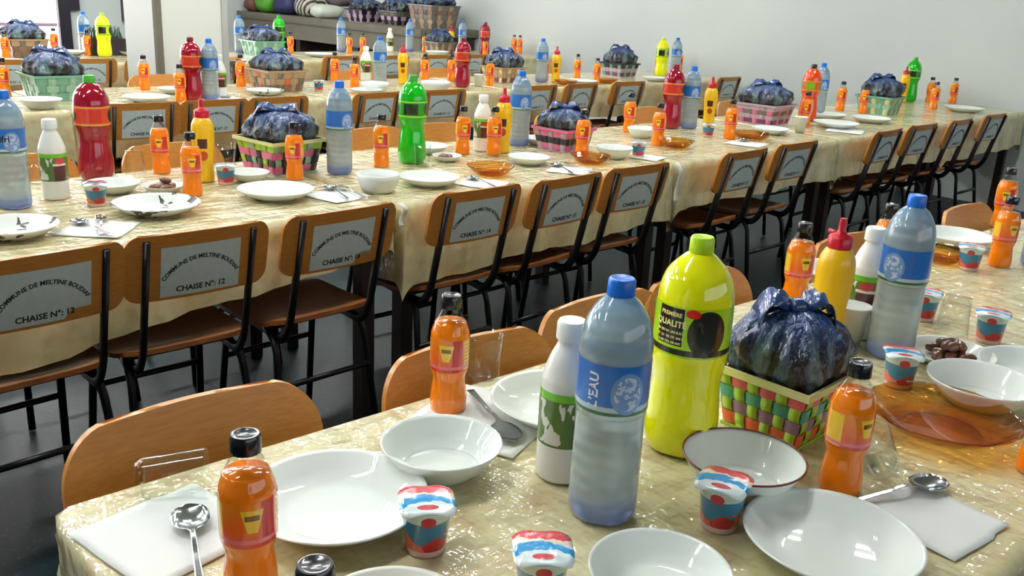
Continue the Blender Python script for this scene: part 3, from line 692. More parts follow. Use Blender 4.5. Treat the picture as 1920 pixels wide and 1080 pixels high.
def spoon_mesh(fork):
    # lies along +x from the head at the origin to the handle end
    v = []; F = []; n = 26; m = 6
    for side in (0, 1):
        for i in range(n+1):
            t = i/n; X = -.032+t*.20
            if t < .31: q = (t/.31*2-1); hw = (.0205 if not fork else .0125)*math.sqrt(max(.0, 1-abs(q)**(2.2 if not fork else 5)))+.0028
            else: q = 1; hw = .0030+.0035*((t-.31)/.69)**2
            bowl_ = .0075*(1-q*q) if t < .31 else 0
            zc = .0105+.006*sin(min(1, max(0, (t-.25)/.3))*pi)*.6-.004*max(0, (t-.6)/.4)
            for k in range(m+1):
                u = -1+2*k/m
                v.append((X, hw*u, zc-bowl_*(1-u*u)*(.35 if fork else 1)+(.0012 if side else 0)))
    N = (n+1)*(m+1)
    for i in range(n):
        for k in range(m):
            if fork and i < 4 and k % 2: continue
            a = i*(m+1)+k; F += [(a, a+1, a+m+2, a+m+1), (N+a, N+a+m+1, N+a+m+2, N+a+1)]
    for i in range(n):
        for k in (0, m): a = i*(m+1)+k; F.append((a, a+m+1, N+a+m+1, N+a))
    for i in (0, n):
        for k in range(m): a = i*(m+1)+k; F.append((a, a+1, N+a+1, N+a))
    return me_new('fork' if fork else 'spoon', v, F, 'steel')
def spoon(x, y, rz, lab, ang=0): return solo('spoon', cached('spoon', lambda: spoon_mesh(0)), lab, 'spoon', (x, y, TZ+.001), radians(ang))
def fork(x, y, rz, lab, ang=0): return solo('fork', cached('fork', lambda: spoon_mesh(1)), lab, 'fork', (x, y, TZ+.0012), radians(ang))
PH = dict(juice='small orange juice bottle %s', water='clear blue capped water bottle %s', soda_yellow='large yellow soda bottle %s', soda_red='large dark red soda bottle %s', soda_green='large green soda bottle %s', soda_orange='large orange soda bottle %s', milk='white plastic milk bottle %s', mustard='yellow squeeze bottle with red nozzle %s', plate='plain white plate %s', plate_leaf='white plate with dark leaf print %s', plate_dates='white plate of dates %s', plate_date='cream plate %s', bowl='small white bowl %s', bowl_red='white bowl %s', deep='deep white bowl %s', amber='amber glass plate %s', yogurt='blue and red yogurt cup %s', glass='clear glass tumbler %s', cup='white paper cup %s', napkin='white paper napkin %s', spoon='steel spoon %s', fork='steel fork %s')
ITEMS = [
 ('juice', 0.435, 0.810, dict(rot=0.25), 'by the spoon napkin at the front table corner'),
 ('juice', 0.918, 1.034, dict(rot=-0.05), 'standing behind the small white bowl on the front table'),
 ('juice', 1.184, 0.486, dict(rot=1.0), 'beside the amber glass plate on the front table'),
 ('juice', 1.472, 0.309, dict(rot=0.5), 'cut by the frame edge beyond the amber glass plate'),
 ('juice', 1.900, 0.958, dict(rot=0.6), 'behind the striped bag basket near the squeeze bottle'),
 ('juice', 2.292, 0.933, dict(rot=0.3), 'just behind the water bottle with the round label, front row'),
 ('juice', 3.245, 0.959, dict(rot=0.1), 'at the far end of the front row, by the wall'),
 ('juice', 2.713, 0.783, dict(rot=0.8), 'second from the far end of the front row'),
 ('juice', 0.362, 0.566, dict(rot=0.3), 'of which only the cap top shows at the bottom edge'),
 ('water', 0.870, 0.666, dict(rot=0.0, near=1), 'with round white emblem, before the milk bottle, front table'),
 ('water', 1.772, 0.676, dict(rot=-0.9), 'behind the amber glass plate on the front table'),
 ('water', 2.799, 0.710, {}, 'cut by the frame edge, front row far end'),
 ('soda_yellow', 1.109, 0.712, dict(near=1, rot=-0.25), 'standing beside the woven basket on the front table'),
 ('milk', 0.902, 0.768, dict(rot=0.5), 'behind the large water bottle on the front table'),
 ('milk', 1.831, 0.768, dict(rot=-0.3), 'behind the yellow squeeze bottle on the front table'),
 ('mustard', 1.692, 0.776, dict(rot=2.6, fat=1), 'behind the striped bag on the front table'),
 ('plate', 0.598, 0.883, dict(R=0.118), 'large one beside the front orange bottle'),
 ('bowl', 0.776, 0.885, dict(R=0.086), 'between the two plates and orange bottle, front table'),
 ('plate', 1.046, 0.903, dict(R=0.115), 'partly hidden behind the milk bottle, front table'),
 ('bowl_red', 1.071, 0.579, dict(R=0.086), 'with a thin dark red rim, in front of the woven basket'),
 ('plate', 1.014, 0.413, dict(R=0.11), 'large one at the front edge, beside the opened yogurt cup'),
 ('plate', 0.787, 0.510, dict(R=0.083), 'cut by the bottom frame edge, right of the yogurt cup'),
 ('plate_date', 0.505, 0.646, dict(R=0.088), 'with a raised rim and one brown date, at the bottom edge'),
 ('bowl', 1.673, 0.467, dict(R=0.094), 'shallow one beside the amber glass plate'),
 ('plate', 1.871, 0.434, dict(R=0.105), 'cut by the frame edge behind the shallow bowl'),
 ('plate_dates', 1.837, 0.582, dict(R=0.085, n=14), 'heaped with brown dates beside the second water bottle'),
 ('amber', 1.500, 0.466, dict(R=0.121), 'large ribbed one at the front table'),
 ('amber', 2.617, 0.903, dict(R=0.07), 'small one beyond the second water bottle, front row'),
 ('plate', 2.863, 0.957, dict(R=0.105), 'at the far end of the front row beside the last orange bottle'),
 ('plate_dates', 2.204, 1.001, dict(R=0.1, n=5), 'with a few dates behind the milk bottle, front row'),
 ('yogurt', 0.637, 0.750, dict(rot=0.1), 'between the large plate and the bottom date plate'),
 ('yogurt', 0.963, 0.543, dict(rot=-0.2), 'with tilted lid beside the red rimmed bowl'),
 ('yogurt', 0.672, 0.590, dict(rot=0.1), 'at the bottom edge, left of the cropped plate'),
 ('yogurt', 1.631, 0.595, dict(rot=0.2), 'in front of the second water bottle, by the amber plate'),
 ('yogurt', 2.595, 0.822, {}, 'standing far on the front row near clear tumbler'),
 ('yogurt', 2.057, 0.726, {}, 'just beside the second water bottle, front row'),
 ('yogurt', 2.029, 0.574, {}, 'by the table seam behind the shallow bowls'),
 ('glass', 1.041, 1.083, dict(up=0), 'behind the orange bottle on the front table'),
 ('glass', 0.423, 1.071, dict(lying=1), 'lying by the napkin at the front table corner'),
 ('glass', 2.003, 0.641, dict(up=1), 'between the dates plate and table seam'),
 ('glass', 3.026, 0.887, dict(up=0), 'near the last orange bottles of the front row'),
 ('glass', 1.242, 0.457, dict(lying=2), 'next to the orange bottle and amber plate'),
 ('cup', 1.760, 0.756, {}, 'behind the striped bag basket, front table'),
 ('napkin', 0.419, 0.974, dict(ang=8, s=0.17), 'with a spoon on it at the front table corner'),
 ('napkin', 1.205, 0.363, dict(ang=-8, s=0.15), 'with a spoon beside the largest front plate'),
 ('napkin', 0.936, 0.969, dict(ang=20, s=0.2), 'under the orange bottle and small bowl, front table'),
 ('spoon', 0.445, 0.975, dict(ang=-112), 'on the napkin at the front table corner'),
 ('spoon', 0.917, 0.897, dict(ang=67), 'half under the small white bowl on the front table'),
 ('spoon', 1.281, 0.399, dict(ang=160), 'above the napkin beside the largest front plate'),
 ('juice', 1.372, 3.060, {}, 'between red soda and yellow squeeze bottle, second row'),
 ('juice', 1.300, 2.688, dict(rot=0.2), 'in front of the yellow squeeze bottle near the leaf plate'),
 ('juice', 1.700, 2.746, dict(rot=-0.1), 'in front of the woven basket, second row'),
 ('juice', 2.104, 2.794, {}, 'beside the deep white bowl, second row'),
 ('juice', 2.574, 2.862, dict(rot=0.4), 'right beside the green soda bottle, second row'),
 ('juice', 2.657, 2.762, dict(rot=0.3, dz=0.006), 'in the amber plate, in front of the squeeze bottle'),
 ('juice', 3.059, 2.764, {}, 'left of the pink checked basket, second row'),
 ('juice', 3.004, 2.579, {}, 'in front of the pink checked basket, second row'),
 ('juice', 3.794, 2.954, {}, 'behind the pink checked basket, second row'),
 ('juice', 3.572, 2.603, {}, 'in front of the red soda bottle, second row middle'),
 ('juice', 4.110, 2.554, {}, 'beside the yellow squeeze bottle, second row far part'),
 ('juice', 6.040, 2.926, {}, 'between the white plates, second row far part'),
 ('juice', 6.094, 2.789, {}, 'leaning against the green basket, second row'),
 ('juice', 5.019, 2.631, {}, 'in front of the orange soda bottle, second row'),
 ('juice', 6.945, 2.661, {}, 'nearer of the close pair past the green basket'),
 ('juice', 7.414, 2.881, {}, 'rear one of the close pair past the green basket'),
 ('juice', 7.600, 2.776, {}, 'last one by the wall, second row'),
 ('water', 0.820, 2.796, dict(rot=-0.2, near=1), 'at the frame edge beside the milk bottle, second row'),
 ('water', 1.892, 2.758, dict(rot=0.2), 'beside the woven basket, second row'),
 ('water', 2.955, 2.912, {}, 'behind the amber plate, second row middle'),
 ('water', 4.236, 2.894, {}, 'right of the red soda bottle, second row'),
 ('water', 5.626, 2.874, {}, 'behind the orange soda bottle, second row'),
 ('soda_red', 1.155, 3.060, dict(rot=0.1), 'between milk bottle and orange bottle, second row'),
 ('soda_green', 2.258, 2.803, {}, 'behind the white plates, second row'),
 ('soda_red', 4.134, 2.940, {}, 'with green label, in second row beside water bottle'),
 ('soda_orange', 5.277, 2.757, {}, 'beyond the pink basket, second row'),
 ('soda_green', 7.346, 3.011, {}, 'behind the green basket, second row'),
 ('milk', 0.951, 2.846, dict(rot=0.2), 'between water and red soda bottle, second row'),
 ('milk', 2.703, 2.883, {}, 'behind the amber plate orange bottle, second row'),
 ('mustard', 1.428, 2.861, {}, 'beside two orange bottles, second row'),
 ('mustard', 2.746, 2.802, {}, 'behind the amber plate, second row middle'),
 ('mustard', 4.387, 2.869, {}, 'beside the water bottle, second row far part'),
 ('mustard', 7.189, 2.998, {}, 'between green basket and green soda, second row'),
 ('plate', 1.496, 2.528, dict(R=0.118), 'in front of the woven basket, second row'),
 ('plate_leaf', 1.114, 2.533, dict(R=0.122), 'in front of the red soda bottle, second row'),
 ('plate_leaf', 0.717, 2.485, dict(R=0.11), 'cut by the frame edge, second row'),
 ('plate', 1.557, 2.803, dict(R=0.07), 'behind the soup plate by the woven basket, second row'),
 ('plate', 1.121, 2.850, dict(R=0.08), 'in front of the red soda bottle, second row'),
 ('plate_dates', 1.247, 2.776, dict(R=0.065, n=9), 'between two orange bottles and the leaf plate, second row'),
 ('plate', 2.046, 2.441, dict(R=0.106), 'in front of the green soda bottle, second row'),
 ('deep', 1.828, 2.443, dict(R=0.072), 'with straight sides beside the green soda plate, second row'),
 ('plate_dates', 2.406, 2.766, dict(R=0.06, n=5), 'in second row behind the white plate'),
 ('plate', 2.460, 2.957, dict(R=0.09), 'behind the green soda bottle, second row'),
 ('amber', 2.365, 2.470, dict(R=0.09), 'under the orange bottle, second row'),
 ('amber', 2.903, 2.441, dict(R=0.085), 'in front of the pink checked basket, second row'),
 ('plate', 2.658, 2.556, dict(R=0.085), 'between the two amber plates, second row'),
 ('plate', 3.062, 2.885, dict(R=0.08), 'behind the water bottle, second row middle'),
 ('bowl', 3.096, 2.477, dict(R=0.08), 'beside the pink checked basket, second row'),
 ('bowl', 3.707, 2.802, dict(R=0.075), 'behind orange bottles, second row middle'),
 ('amber', 3.604, 2.520, dict(R=0.085), 'in front of the red soda bottle, second row'),
 ('amber', 4.209, 2.486, dict(R=0.1), 'in front of the pink basket, second row far part'),
 ('plate', 4.504, 2.552, dict(R=0.1), 'beside the far amber plate, second row'),
 ('plate', 5.157, 2.507, dict(R=0.13), 'nearest white one past the orange soda, second row'),
 ('plate', 5.642, 2.520, dict(R=0.12), 'in front of the green basket, second row'),
 ('plate', 5.540, 2.761, dict(R=0.12), 'behind the orange soda bottle, second row'),
 ('plate', 7.069, 2.490, dict(R=0.14), 'last one by the wall, second row'),
 ('yogurt', 1.012, 2.702, {}, 'beside the milk bottle and leaf plate, second row'),
 ('yogurt', 1.466, 2.789, {}, 'between squeeze bottle and soup plate, second row'),
 ('yogurt', 3.216, 2.439, {}, 'past the pink checked basket, second row'),
 ('yogurt', 4.064, 2.652, {}, 'in front of the far squeeze bottle, second row'),
 ('glass', 1.282, 3.060, dict(up=1), 'clear one between red soda and orange bottle'),
 ('glass', 0.972, 3.060, dict(up=0), 'behind the milk bottle, second row'),
 ('glass', 2.238, 2.716, dict(up=0), 'at the foot of the green soda bottle'),
 ('cup', 4.727, 2.500, {}, 'in second row in front of the orange soda'),
 ('glass', 1.614, 3.060, dict(up=0), 'beside the woven basket, second row'),
 ('napkin', 0.910, 2.434, dict(ang=45, s=0.17), 'under crossed cutlery, second row near the leaf plate'),
 ('napkin', 1.669, 2.448, dict(ang=10, s=0.16), 'under cutlery beside the soup plate, second row'),
 ('napkin', 2.217, 2.352, dict(ang=20, s=0.16), 'under cutlery beside the green soda plate, second row'),
 ('napkin', 2.695, 2.368, dict(ang=30, s=0.16), 'under cutlery before the pink checked basket, second row'),
 ('napkin', 3.235, 2.399, dict(ang=10, s=0.13), 'by the table seam, second row'),
 ('napkin', 4.038, 2.406, dict(ang=10, s=0.18), 'in front of the far amber plate, second row'),
 ('napkin', 5.051, 2.393, dict(ang=20, s=0.2), 'near the far seam, second row'),
 ('spoon', 0.889, 2.503, dict(ang=-85), 'crossing on the napkin near the leaf plate, second row'),
 ('fork', 0.949, 2.513, dict(ang=-112), 'crossing on the napkin near the leaf plate, second row'),
 ('spoon', 1.697, 2.535, dict(ang=-103), 'beside the soup plate, second row'),
 ('fork', 1.734, 2.513, dict(ang=-98), 'beside the soup plate, second row'),
 ('spoon', 2.229, 2.421, dict(ang=-102), 'beside the green soda plate, second row'),
 ('spoon', 2.707, 2.451, dict(ang=-116), 'on the napkin before the pink checked basket'),
 ('fork', 2.762, 2.446, dict(ang=-95), 'on the napkin before the pink checked basket'),
 ('spoon', 4.089, 2.453, dict(ang=-70), 'in front of the far amber plate, second row'),
 ('fork', 4.485, 2.451, dict(ang=-70), 'beside the white paper cup, second row'),
 ('juice', 1.576, 5.322, {}, 'at the frame edge behind the large water bottle, third row'),
 ('juice', 2.349, 5.391, {}, 'in front of the white column, third row'),
 ('juice', 2.292, 4.819, {}, 'in front of the tall red soda, third row'),
 ('juice', 2.962, 5.388, {}, 'at the column edge, third row'),
 ('juice', 3.732, 5.490, {}, 'beside the milk bottle, third row'),
 ('juice', 3.637, 5.124, {}, 'in front of the milk bottle, third row'),
 ('juice', 4.402, 5.333, {}, 'right of the squeeze bottle, third row'),
 ('juice', 4.611, 5.278, {}, 'touching the red soda bottle, third row'),
 ('juice', 4.697, 4.953, {}, 'in front of the purple basket, third row'),
 ('juice', 5.397, 5.069, {}, 'beside the squeeze bottle, third row far part'),
 ('juice', 5.874, 5.158, {}, 'standing alone behind the amber plates, third row'),
 ('juice', 5.702, 4.800, {}, 'in front of the amber plates, third row'),
 ('juice', 7.037, 5.206, {}, 'in front of the far yellow soda, third row'),
 ('juice', 7.600, 5.368, {}, 'last one by the wall, third row'),
 ('soda_red', 2.374, 4.848, {}, 'in front of the white column, third row'),
 ('soda_red', 4.408, 4.930, {}, 'in third row middle'),
 ('soda_yellow', 6.973, 5.122, {}, 'at the far end of the third row'),
 ('water', 2.476, 4.842, {}, 'in front of the white column, third row'),
 ('water', 3.845, 5.130, {}, 'beside the milk bottle, third row'),
 ('water', 5.298, 5.015, {}, 'beside the far squeeze bottle, third row'),
 ('water', 7.350, 5.237, {}, 'at the far end of the third row'),
 ('mustard', 4.116, 5.226, {}, 'in third row middle'),
 ('mustard', 5.425, 4.981, {}, 'in third row far part'),
 ('milk', 2.579, 4.931, {}, 'at the column edge, third row'),
 ('milk', 3.993, 5.490, {}, 'beside the water bottle, third row'),
 ('plate', 2.127, 4.867, dict(R=0.12), 'in front of the white column, third row'),
 ('plate', 2.419, 5.173, dict(R=0.09), 'behind the soda bottle, third row'),
 ('plate_leaf', 2.875, 4.949, dict(R=0.11), 'in front of the wicker basket, third row'),
 ('deep', 3.611, 4.868, dict(R=0.09), 'in third row behind the water bottle'),
 ('deep', 4.059, 4.800, dict(R=0.1), 'between orange bottles, third row middle'),
 ('bowl', 1.573, 4.800, dict(R=0.1), 'in front of the green basket, third row'),
 ('plate', 3.484, 4.785, dict(R=0.1), 'in front of the water bottle, third row'),
 ('plate', 5.524, 4.800, dict(R=0.13), 'beside the far amber plate, third row'),
 ('amber', 5.818, 4.800, dict(R=0.1), 'at far part of the third row, nearer one'),
 ('amber', 5.344, 4.800, dict(R=0.09), 'at far part of the third row, beside squeeze bottle'),
 ('plate', 6.477, 4.800, dict(R=0.12), 'by the wall, third row'),
 ('yogurt', 3.303, 5.036, {}, 'at the table seam, third row'),
 ('cup', 4.557, 4.921, {}, 'beside the red soda, third row'),
 ('napkin', 2.564, 4.800, dict(ang=10, s=0.2), 'with cutlery at the column edge, third row'),
 ('napkin', 1.928, 4.800, dict(ang=30, s=0.15), 'crumpled at the near end of the third row'),
 ('fork', 2.674, 4.898, dict(ang=-60), 'on the napkin at the column edge, third row'),
 ('spoon', 2.588, 4.875, dict(ang=-60), 'on the napkin at the column edge, third row'),
 ('juice', 2.255, 7.496, {}, 'at the frame edge, back row'),
 ('juice', 2.733, 7.884, {}, 'against the bright window, back row'),
 ('juice', 2.922, 7.708, {}, 'in front of the water bottle, back row'),
 ('juice', 3.223, 7.880, {}, 'beside the yellow soda, back row'),
 ('juice', 4.786, 7.760, {}, 'beside the green soda, back row'),
 ('juice', 5.409, 7.708, {}, 'first one past the water bottle, back row'),
 ('juice', 5.558, 7.696, {}, 'second one past the water bottle, back row'),
 ('juice', 6.495, 7.880, {}, 'beside the pale water bottle, back row'),
 ('juice', 6.738, 7.197, {}, 'in front of the dark red soda, back row'),
 ('juice', 7.560, 7.604, {}, 'first of the pair by the wall, back row'),
 ('juice', 7.579, 7.530, {}, 'second of the pair by the wall, back row'),
 ('soda_yellow', 3.008, 7.599, {}, 'against the doorway, back row'),
 ('soda_green', 4.740, 7.880, {}, 'behind the wicker basket, back row'),
 ('soda_red', 6.959, 7.442, {}, 'by the wall, back row'),
 ('water', 2.969, 7.880, {}, 'beside the yellow soda, back row'),
 ('water', 4.335, 7.880, {}, 'at the column edge, back row'),
 ('water', 5.434, 7.880, {}, 'past the baskets, back row'),
 ('water', 6.292, 7.880, {}, 'beside an orange bottle, back row'),
 ('water', 7.026, 7.880, {}, 'beside the squeeze bottle, back row'),
 ('mustard', 6.862, 7.880, {}, 'by the wall, back row'),
 ('milk', 6.032, 7.880, {}, 'between water bottles, back row'),
 ('plate', 2.822, 7.794, dict(R=0.12), 'beside the water bottle, back row'),
 ('plate', 3.271, 7.721, dict(R=0.12), 'beside the column, back row'),
 ('plate', 3.724, 6.859, dict(R=0.1), 'past the column, back row'),
 ('plate', 4.857, 7.379, dict(R=0.14), 'past the green soda, back row'),
 ('bowl', 6.218, 7.343, dict(R=0.12), 'beside the squeeze bottle, back row'),
 ('plate', 2.136, 7.068, dict(R=0.12), 'at the frame edge, back row'),
]
FN = dict(juice=juice, water=water, soda_yellow=soda_yellow, soda_red=soda_red, soda_green=soda_green, soda_orange=soda_orange, milk=milk, mustard=mustard, plate=plate, plate_leaf=lambda *a, **k: plate(*a, mat='leaf_glaze', **k), plate_dates=plate_dates, plate_date=plate_date, bowl=bowl, bowl_red=bowl_red, deep=deep, amber=amber, yogurt=yogurt, glass=glass, cup=cup, napkin=napkin, spoon=spoon, fork=fork)
for kind, x, y, k, loc in ITEMS:
    k = dict(k); rot = k.pop('rot', 0)
    FN[kind](x, y, facing(x, y, rot), PH[kind] % loc, **k)

# ---------------------------------------------------------------- woven baskets and the tied striped bags in them
def basket(x, y, z, s, h, rz, label, bands, stake, rimc='strip_cream', n=6, accents=None):
    """square basket: stakes go up, bands weave round; every strip its own part"""
    t = thing('woven_basket', label, 'basket', (x, y, z), rz)
    key = 'bk%.3f_%.3f_%d' % (s, h, n)
    def side_pt(u, zz, off):
        """u in 0..4 round the square"""
        half = (s/2)*(.82+.18*zz/h)-.004; k = int(u) % 4; f = (u-int(u))*2-1
        e = half+off; rc = .012
        p = [(f*half, -e), (e, f*half), (-f*half, e), (-e, -f*half)][k]
        return p
    def band_me(r):
        nb = len(bands); z0 = .006+(h-.016)*r/nb; z1 = z0+(h-.016)/nb*.93; v = []; f = []; N = 4*n*4
        for i in range(N):
            u = 4*i/N; sidx = u*n; ph = cos(pi*(sidx-.5)+pi*r) if True else 0
            off = .0022*ph; fr = u-int(u)
            if fr < .001: off = .0
            for zz, dd in ((z0, -.0006), (z1, -.0006), (z1, .0006), (z0, .0006)):
                a, b = side_pt(u, zz, off+dd); v.append((a, b, zz))
        for i in range(N):
            j = (i+1) % N
            for q in range(4): f.append((i*4+q, j*4+q, j*4+(q+1) % 4, i*4+(q+1) % 4))
        return sharp(me_new('band', v, f, 'white_cap'), 30)
    def stake_me(i):
        nb = len(bands); u0 = (i+.12)/n; u1 = (i+.88)/n; v = []; f = []; m = nb*4
        for j in range(m+1):
            zz = .004+(h-.012)*j/m; r = (zz-.006)/((h-.016)/nb)
            off = -.0024*cos(pi*(i)+pi*(r-.5)) if j else 0
            for u, dd in ((u0, -.0006), (u1, -.0006), (u1, .0006), (u0, .0006)):
                a, b = side_pt(u, zz, off+dd); v.append((a, b, zz))
        for j in range(m):
            for q in range(4): f.append((j*4+q, j*4+(q+1) % 4, (j+1)*4+(q+1) % 4, (j+1)*4+q))
        f += [(0, 1, 2, 3), (m*4+3, m*4+2, m*4+1, m*4)]
        return me_new('stake', v, f, 'white_cap')
    def colored(o, mat):
        o.material_slots[0].link = 'OBJECT'; o.material_slots[0].material = MAT[mat]; return o
    b = s/2*.82
    colored(obj('basket_floor', cached(key+'f', lambda: me_new('basket_floor', *box(-b, b, -b, b, 0, .004), 'white_cap', sm=False)), t), stake)
    for r, c in enumerate(bands): colored(obj('band', cached(key+'b%d' % r, lambda: band_me(r)), t), c)
    sm = [cached(key+'s%d' % i, lambda: stake_me(i)) for i in range(4*n)]
    for i in range(4*n): colored(obj('stake', sm[i], t), (accents[i % len(accents)] if accents else stake))
    a = s/2+.001
    colored(obj('rim', cached(key+'r', lambda: me_new('rim', *cat(box(-a-.003, a+.003, -a-.003, -a+.002, h-.012, h), box(-a-.003, a+.003, a-.002, a+.003, h-.012, h), box(-a-.003, -a+.002, -a+.002, a-.002, h-.012, h), box(a-.002, a+.003, -a+.002, a-.002, h-.012, h)), 'white_cap', sm=False)), t), rimc)
    return t
def bag(x, y, z, s, h, rim, rz, label, seed=0):
    """tied plastic bag filling a basket of size s, rising h in all"""
    def f():
        n, m = 110, 34; v = []; uv = []; F = []
        for j in range(m+1):
            t = j/m; zz = h*t
            if zz < rim: r0 = s*.5*(.80+.14*zz/rim)
            else:
                q = (zz-rim)/(h-rim); r0 = s*.5*(.94+.10*sin(min(1, q*2)*pi*.5))*(max(0, 1-q**3.4)**.55)+.006
            sq = max(0, 1-max(0, zz-rim)/(h-rim)*1.5)
            for i in range(n+1):
                a = 2*pi*i/n-pi; c, sn = cos(a), sin(a)
                se = 1/(abs(c)**6+abs(sn)**6)**(1/6)*.975; r = r0*(sq*se+(1-sq)*1.0)
                q = max(0, (zz-rim)/(h-rim)); ple = sin(9*a+seed+6*q)+.7*sin(17*a+seed*3-5*q)+.45*sin(29*a+4*q)
                r *= 1+(.010+.06*q)*ple*(1 if zz > rim else .0)
                lump = (.24*noise.noise(Vector((c*2.2+seed, sn*2.2, zz*9)))+.16*noise.noise(Vector((c*5+seed, sn*5, zz*38))))*min(1, 2.5*q); r *= 1+lump
                if zz <= rim*1.02: r = min(r, s*.5*(.80+.14*zz/rim)*se)
                v.append((r*c, r*sn, zz+(.012*noise.noise(Vector((c*3, sn*3, seed))) if 0 < q < 1 else 0))); uv.append((i/n, t))
        for j in range(m):
            for i in range(n): a = j*(n+1)+i; F.append((a, a+1, a+n+2, a+n+1))
        v.append((0, 0, 0)); uv.append((.5, 0)); k = len(v)-1
        F += [(k, i+1, i) for i in range(n)]
        return me_new('bag_body', v, F, 'bag_stripes', uv)
    t = thing('striped_plastic_bag', label, 'bag', (x, y, z), rz)
    key = 'bag%.3f%.3f%.1f' % (s, h, seed)
    add(t, 'bag_body', key, f)
    def knot():
        return lathe('knot', [(0, h-.012), (.012, h-.010), (.017, h), (.015, h+.009), (.008, h+.014), (0, h+.015)], 'bag_blue', 16, mod=lambda a, z: 1+.18*sin(4*a+seed))
    add(t, 'knot', key+'k', knot)
    for e, (ax, ln) in enumerate(((2.3, .40), (-.5, .34))):
        def ear():
            L = s*ln; P = []; v = []; F = []; n = 12; m = 6
            for i in range(n+1):
                q = i/n; rr = .008+L*q*(1-.12*q); zc = h+.006+.030*sin(q*2.4)-.035*q*q; wd = .007+.030*sin(min(1, q*1.1)*pi*.62)
                for k in range(m+1):
                    u = -1+2*k/m; px, py = rr, u*wd; pz = zc-.014*u*u+.005*sin(9*u+q*7)
                    v.append((px*cos(ax)-py*sin(ax), px*sin(ax)+py*cos(ax), pz))
            for i in range(n):
                for k in range(m): a = i*(m+1)+k; F.append((a, a+1, a+m+2, a+m+1))
            return me_new('ear', v, F, 'bag_blue')
        o = add(t, 'ear', key+'e%d' % e, ear)
        if not o.modifiers:
            sd = o.modifiers.new('thickness', 'SOLIDIFY'); sd.thickness = .0012
    return t
BK = [
 ('front table, in front of the squeeze bottle', 1.300, .650, .75, .165, .105, 0, ['strip_orange', 'strip_purple', 'strip_teal', 'strip_pink'], 'strip_lime', None, .198, 'pink, teal and lime'),
 ('second row, behind the orange bottle', 1.745, 2.915, .75, .225, .120, 6, ['strip_rose', 'strip_black', 'strip_rose', 'strip_lime'], 'strip_palegreen', ['strip_palegreen', 'strip_black', 'strip_lime', 'strip_rose'], .205, 'pale green, pink and black'),
 ('second row, middle, with two orange bottles', 3.06, 2.74, .75, .20, .10, 4, ['strip_rose', 'strip_black', 'strip_rose'], 'strip_lilac', ['strip_black', 'strip_lilac'], .175, 'pink and black checked'),
 ('second row, far part, beside the orange soda', 4.90, 2.83, .75, .26, .115, 3, ['strip_plum', 'strip_lilac', 'strip_grey', 'strip_lilac'], 'strip_lilac', ['strip_lilac', 'strip_rose'], .215, 'pale lilac'),
 ('second row, near the end wall', 6.20, 2.73, .75, .245, .12, 4, ['strip_mint', 'strip_palegreen', 'strip_mint'], 'strip_palegreen', ['strip_palegreen', 'strip_cream'], .23, 'mint green checked'),
 ('third row, near end behind the white bowl', 1.76, 5.14, .75, .27, .13, 0, ['strip_mint', 'strip_palegreen', 'strip_mint'], 'strip_palegreen', ['strip_mint', 'strip_palegreen'], .235, 'large mint checked'),
 ('third row, past the column', 3.07, 5.14, .75, .27, .13, 0, ['strip_brown', 'strip_tan', 'strip_tan', 'strip_tan'], 'strip_tan', ['strip_tan', 'strip_grey', 'strip_orange'], .22, 'tan wicker'),
 ('third row, middle, beside the red soda', 5.00, 5.13, .75, .25, .115, 0, ['strip_plum', 'strip_tan', 'strip_tan'], 'strip_tan', ['strip_tan', 'strip_cream'], .22, 'tan and plum'),
 ('third row, behind the second row chairs near the wall', 6.50, 5.22, .75, .25, .115, 0, ['strip_plum', 'strip_lilac', 'strip_black'], 'strip_lilac', ['strip_lilac', 'strip_mint'], .235, 'lilac and black'),
 ('back row, against the bright window', 2.42, 7.60, .75, .27, .14, 0, ['strip_brown', 'strip_brown', 'strip_tan'], 'strip_brown', ['strip_brown', 'strip_grey'], .24, 'dark brown'),
 ('back row, beside the green soda', 4.40, 7.60, .75, .29, .13, 0, ['strip_mint', 'strip_palegreen', 'strip_mint'], 'strip_palegreen', ['strip_mint', 'strip_palegreen'], .23, 'pale mint'),
 ('back row, by the wall behind the dark red soda', 6.48, 7.62, .75, .25, .12, 0, ['strip_plum', 'strip_tan', 'strip_grey'], 'strip_grey', ['strip_grey', 'strip_tan'], .22, 'grey and tan'),
 ('counter end, topmost in view', 7.27, 8.66, .95, .44, .26, 0, ['strip_grey', 'strip_tan', 'strip_grey', 'strip_brown', 'strip_grey'], 'strip_grey', ['strip_grey', 'strip_tan'], .36, 'big grey wicker'),
 ('counter, second from its near end', 7.22, 9.25, .95, .36, .16, 0, ['strip_black', 'strip_lilac', 'strip_grey'], 'strip_black', ['strip_black', 'strip_grey'], .31, 'black and lilac'),
 ('counter, third from its near end', 7.15, 9.85, .95, .36, .15, 0, ['strip_black', 'strip_lilac', 'strip_black'], 'strip_lilac', ['strip_black', 'strip_lilac'], .27, 'checked black'),
]
for k, (ph, x, y, z, s, h, rz, bands, stake, acc, bh, col) in enumerate(BK):
    basket(x, y, z, s, h, radians(rz), '%s woven basket, %s' % (col, ph), bands, stake, 'strip_cream' if k < 2 else bands[-1], 6 if k < 2 else 5, acc)
    bag(x, y, z+.006, s-.012, bh, h-.006, radians(rz), 'tied striped dark blue bag in the %s basket, %s' % (col, ph.split(',')[0]), seed=[0, 1.3, 2.1][k % 3])

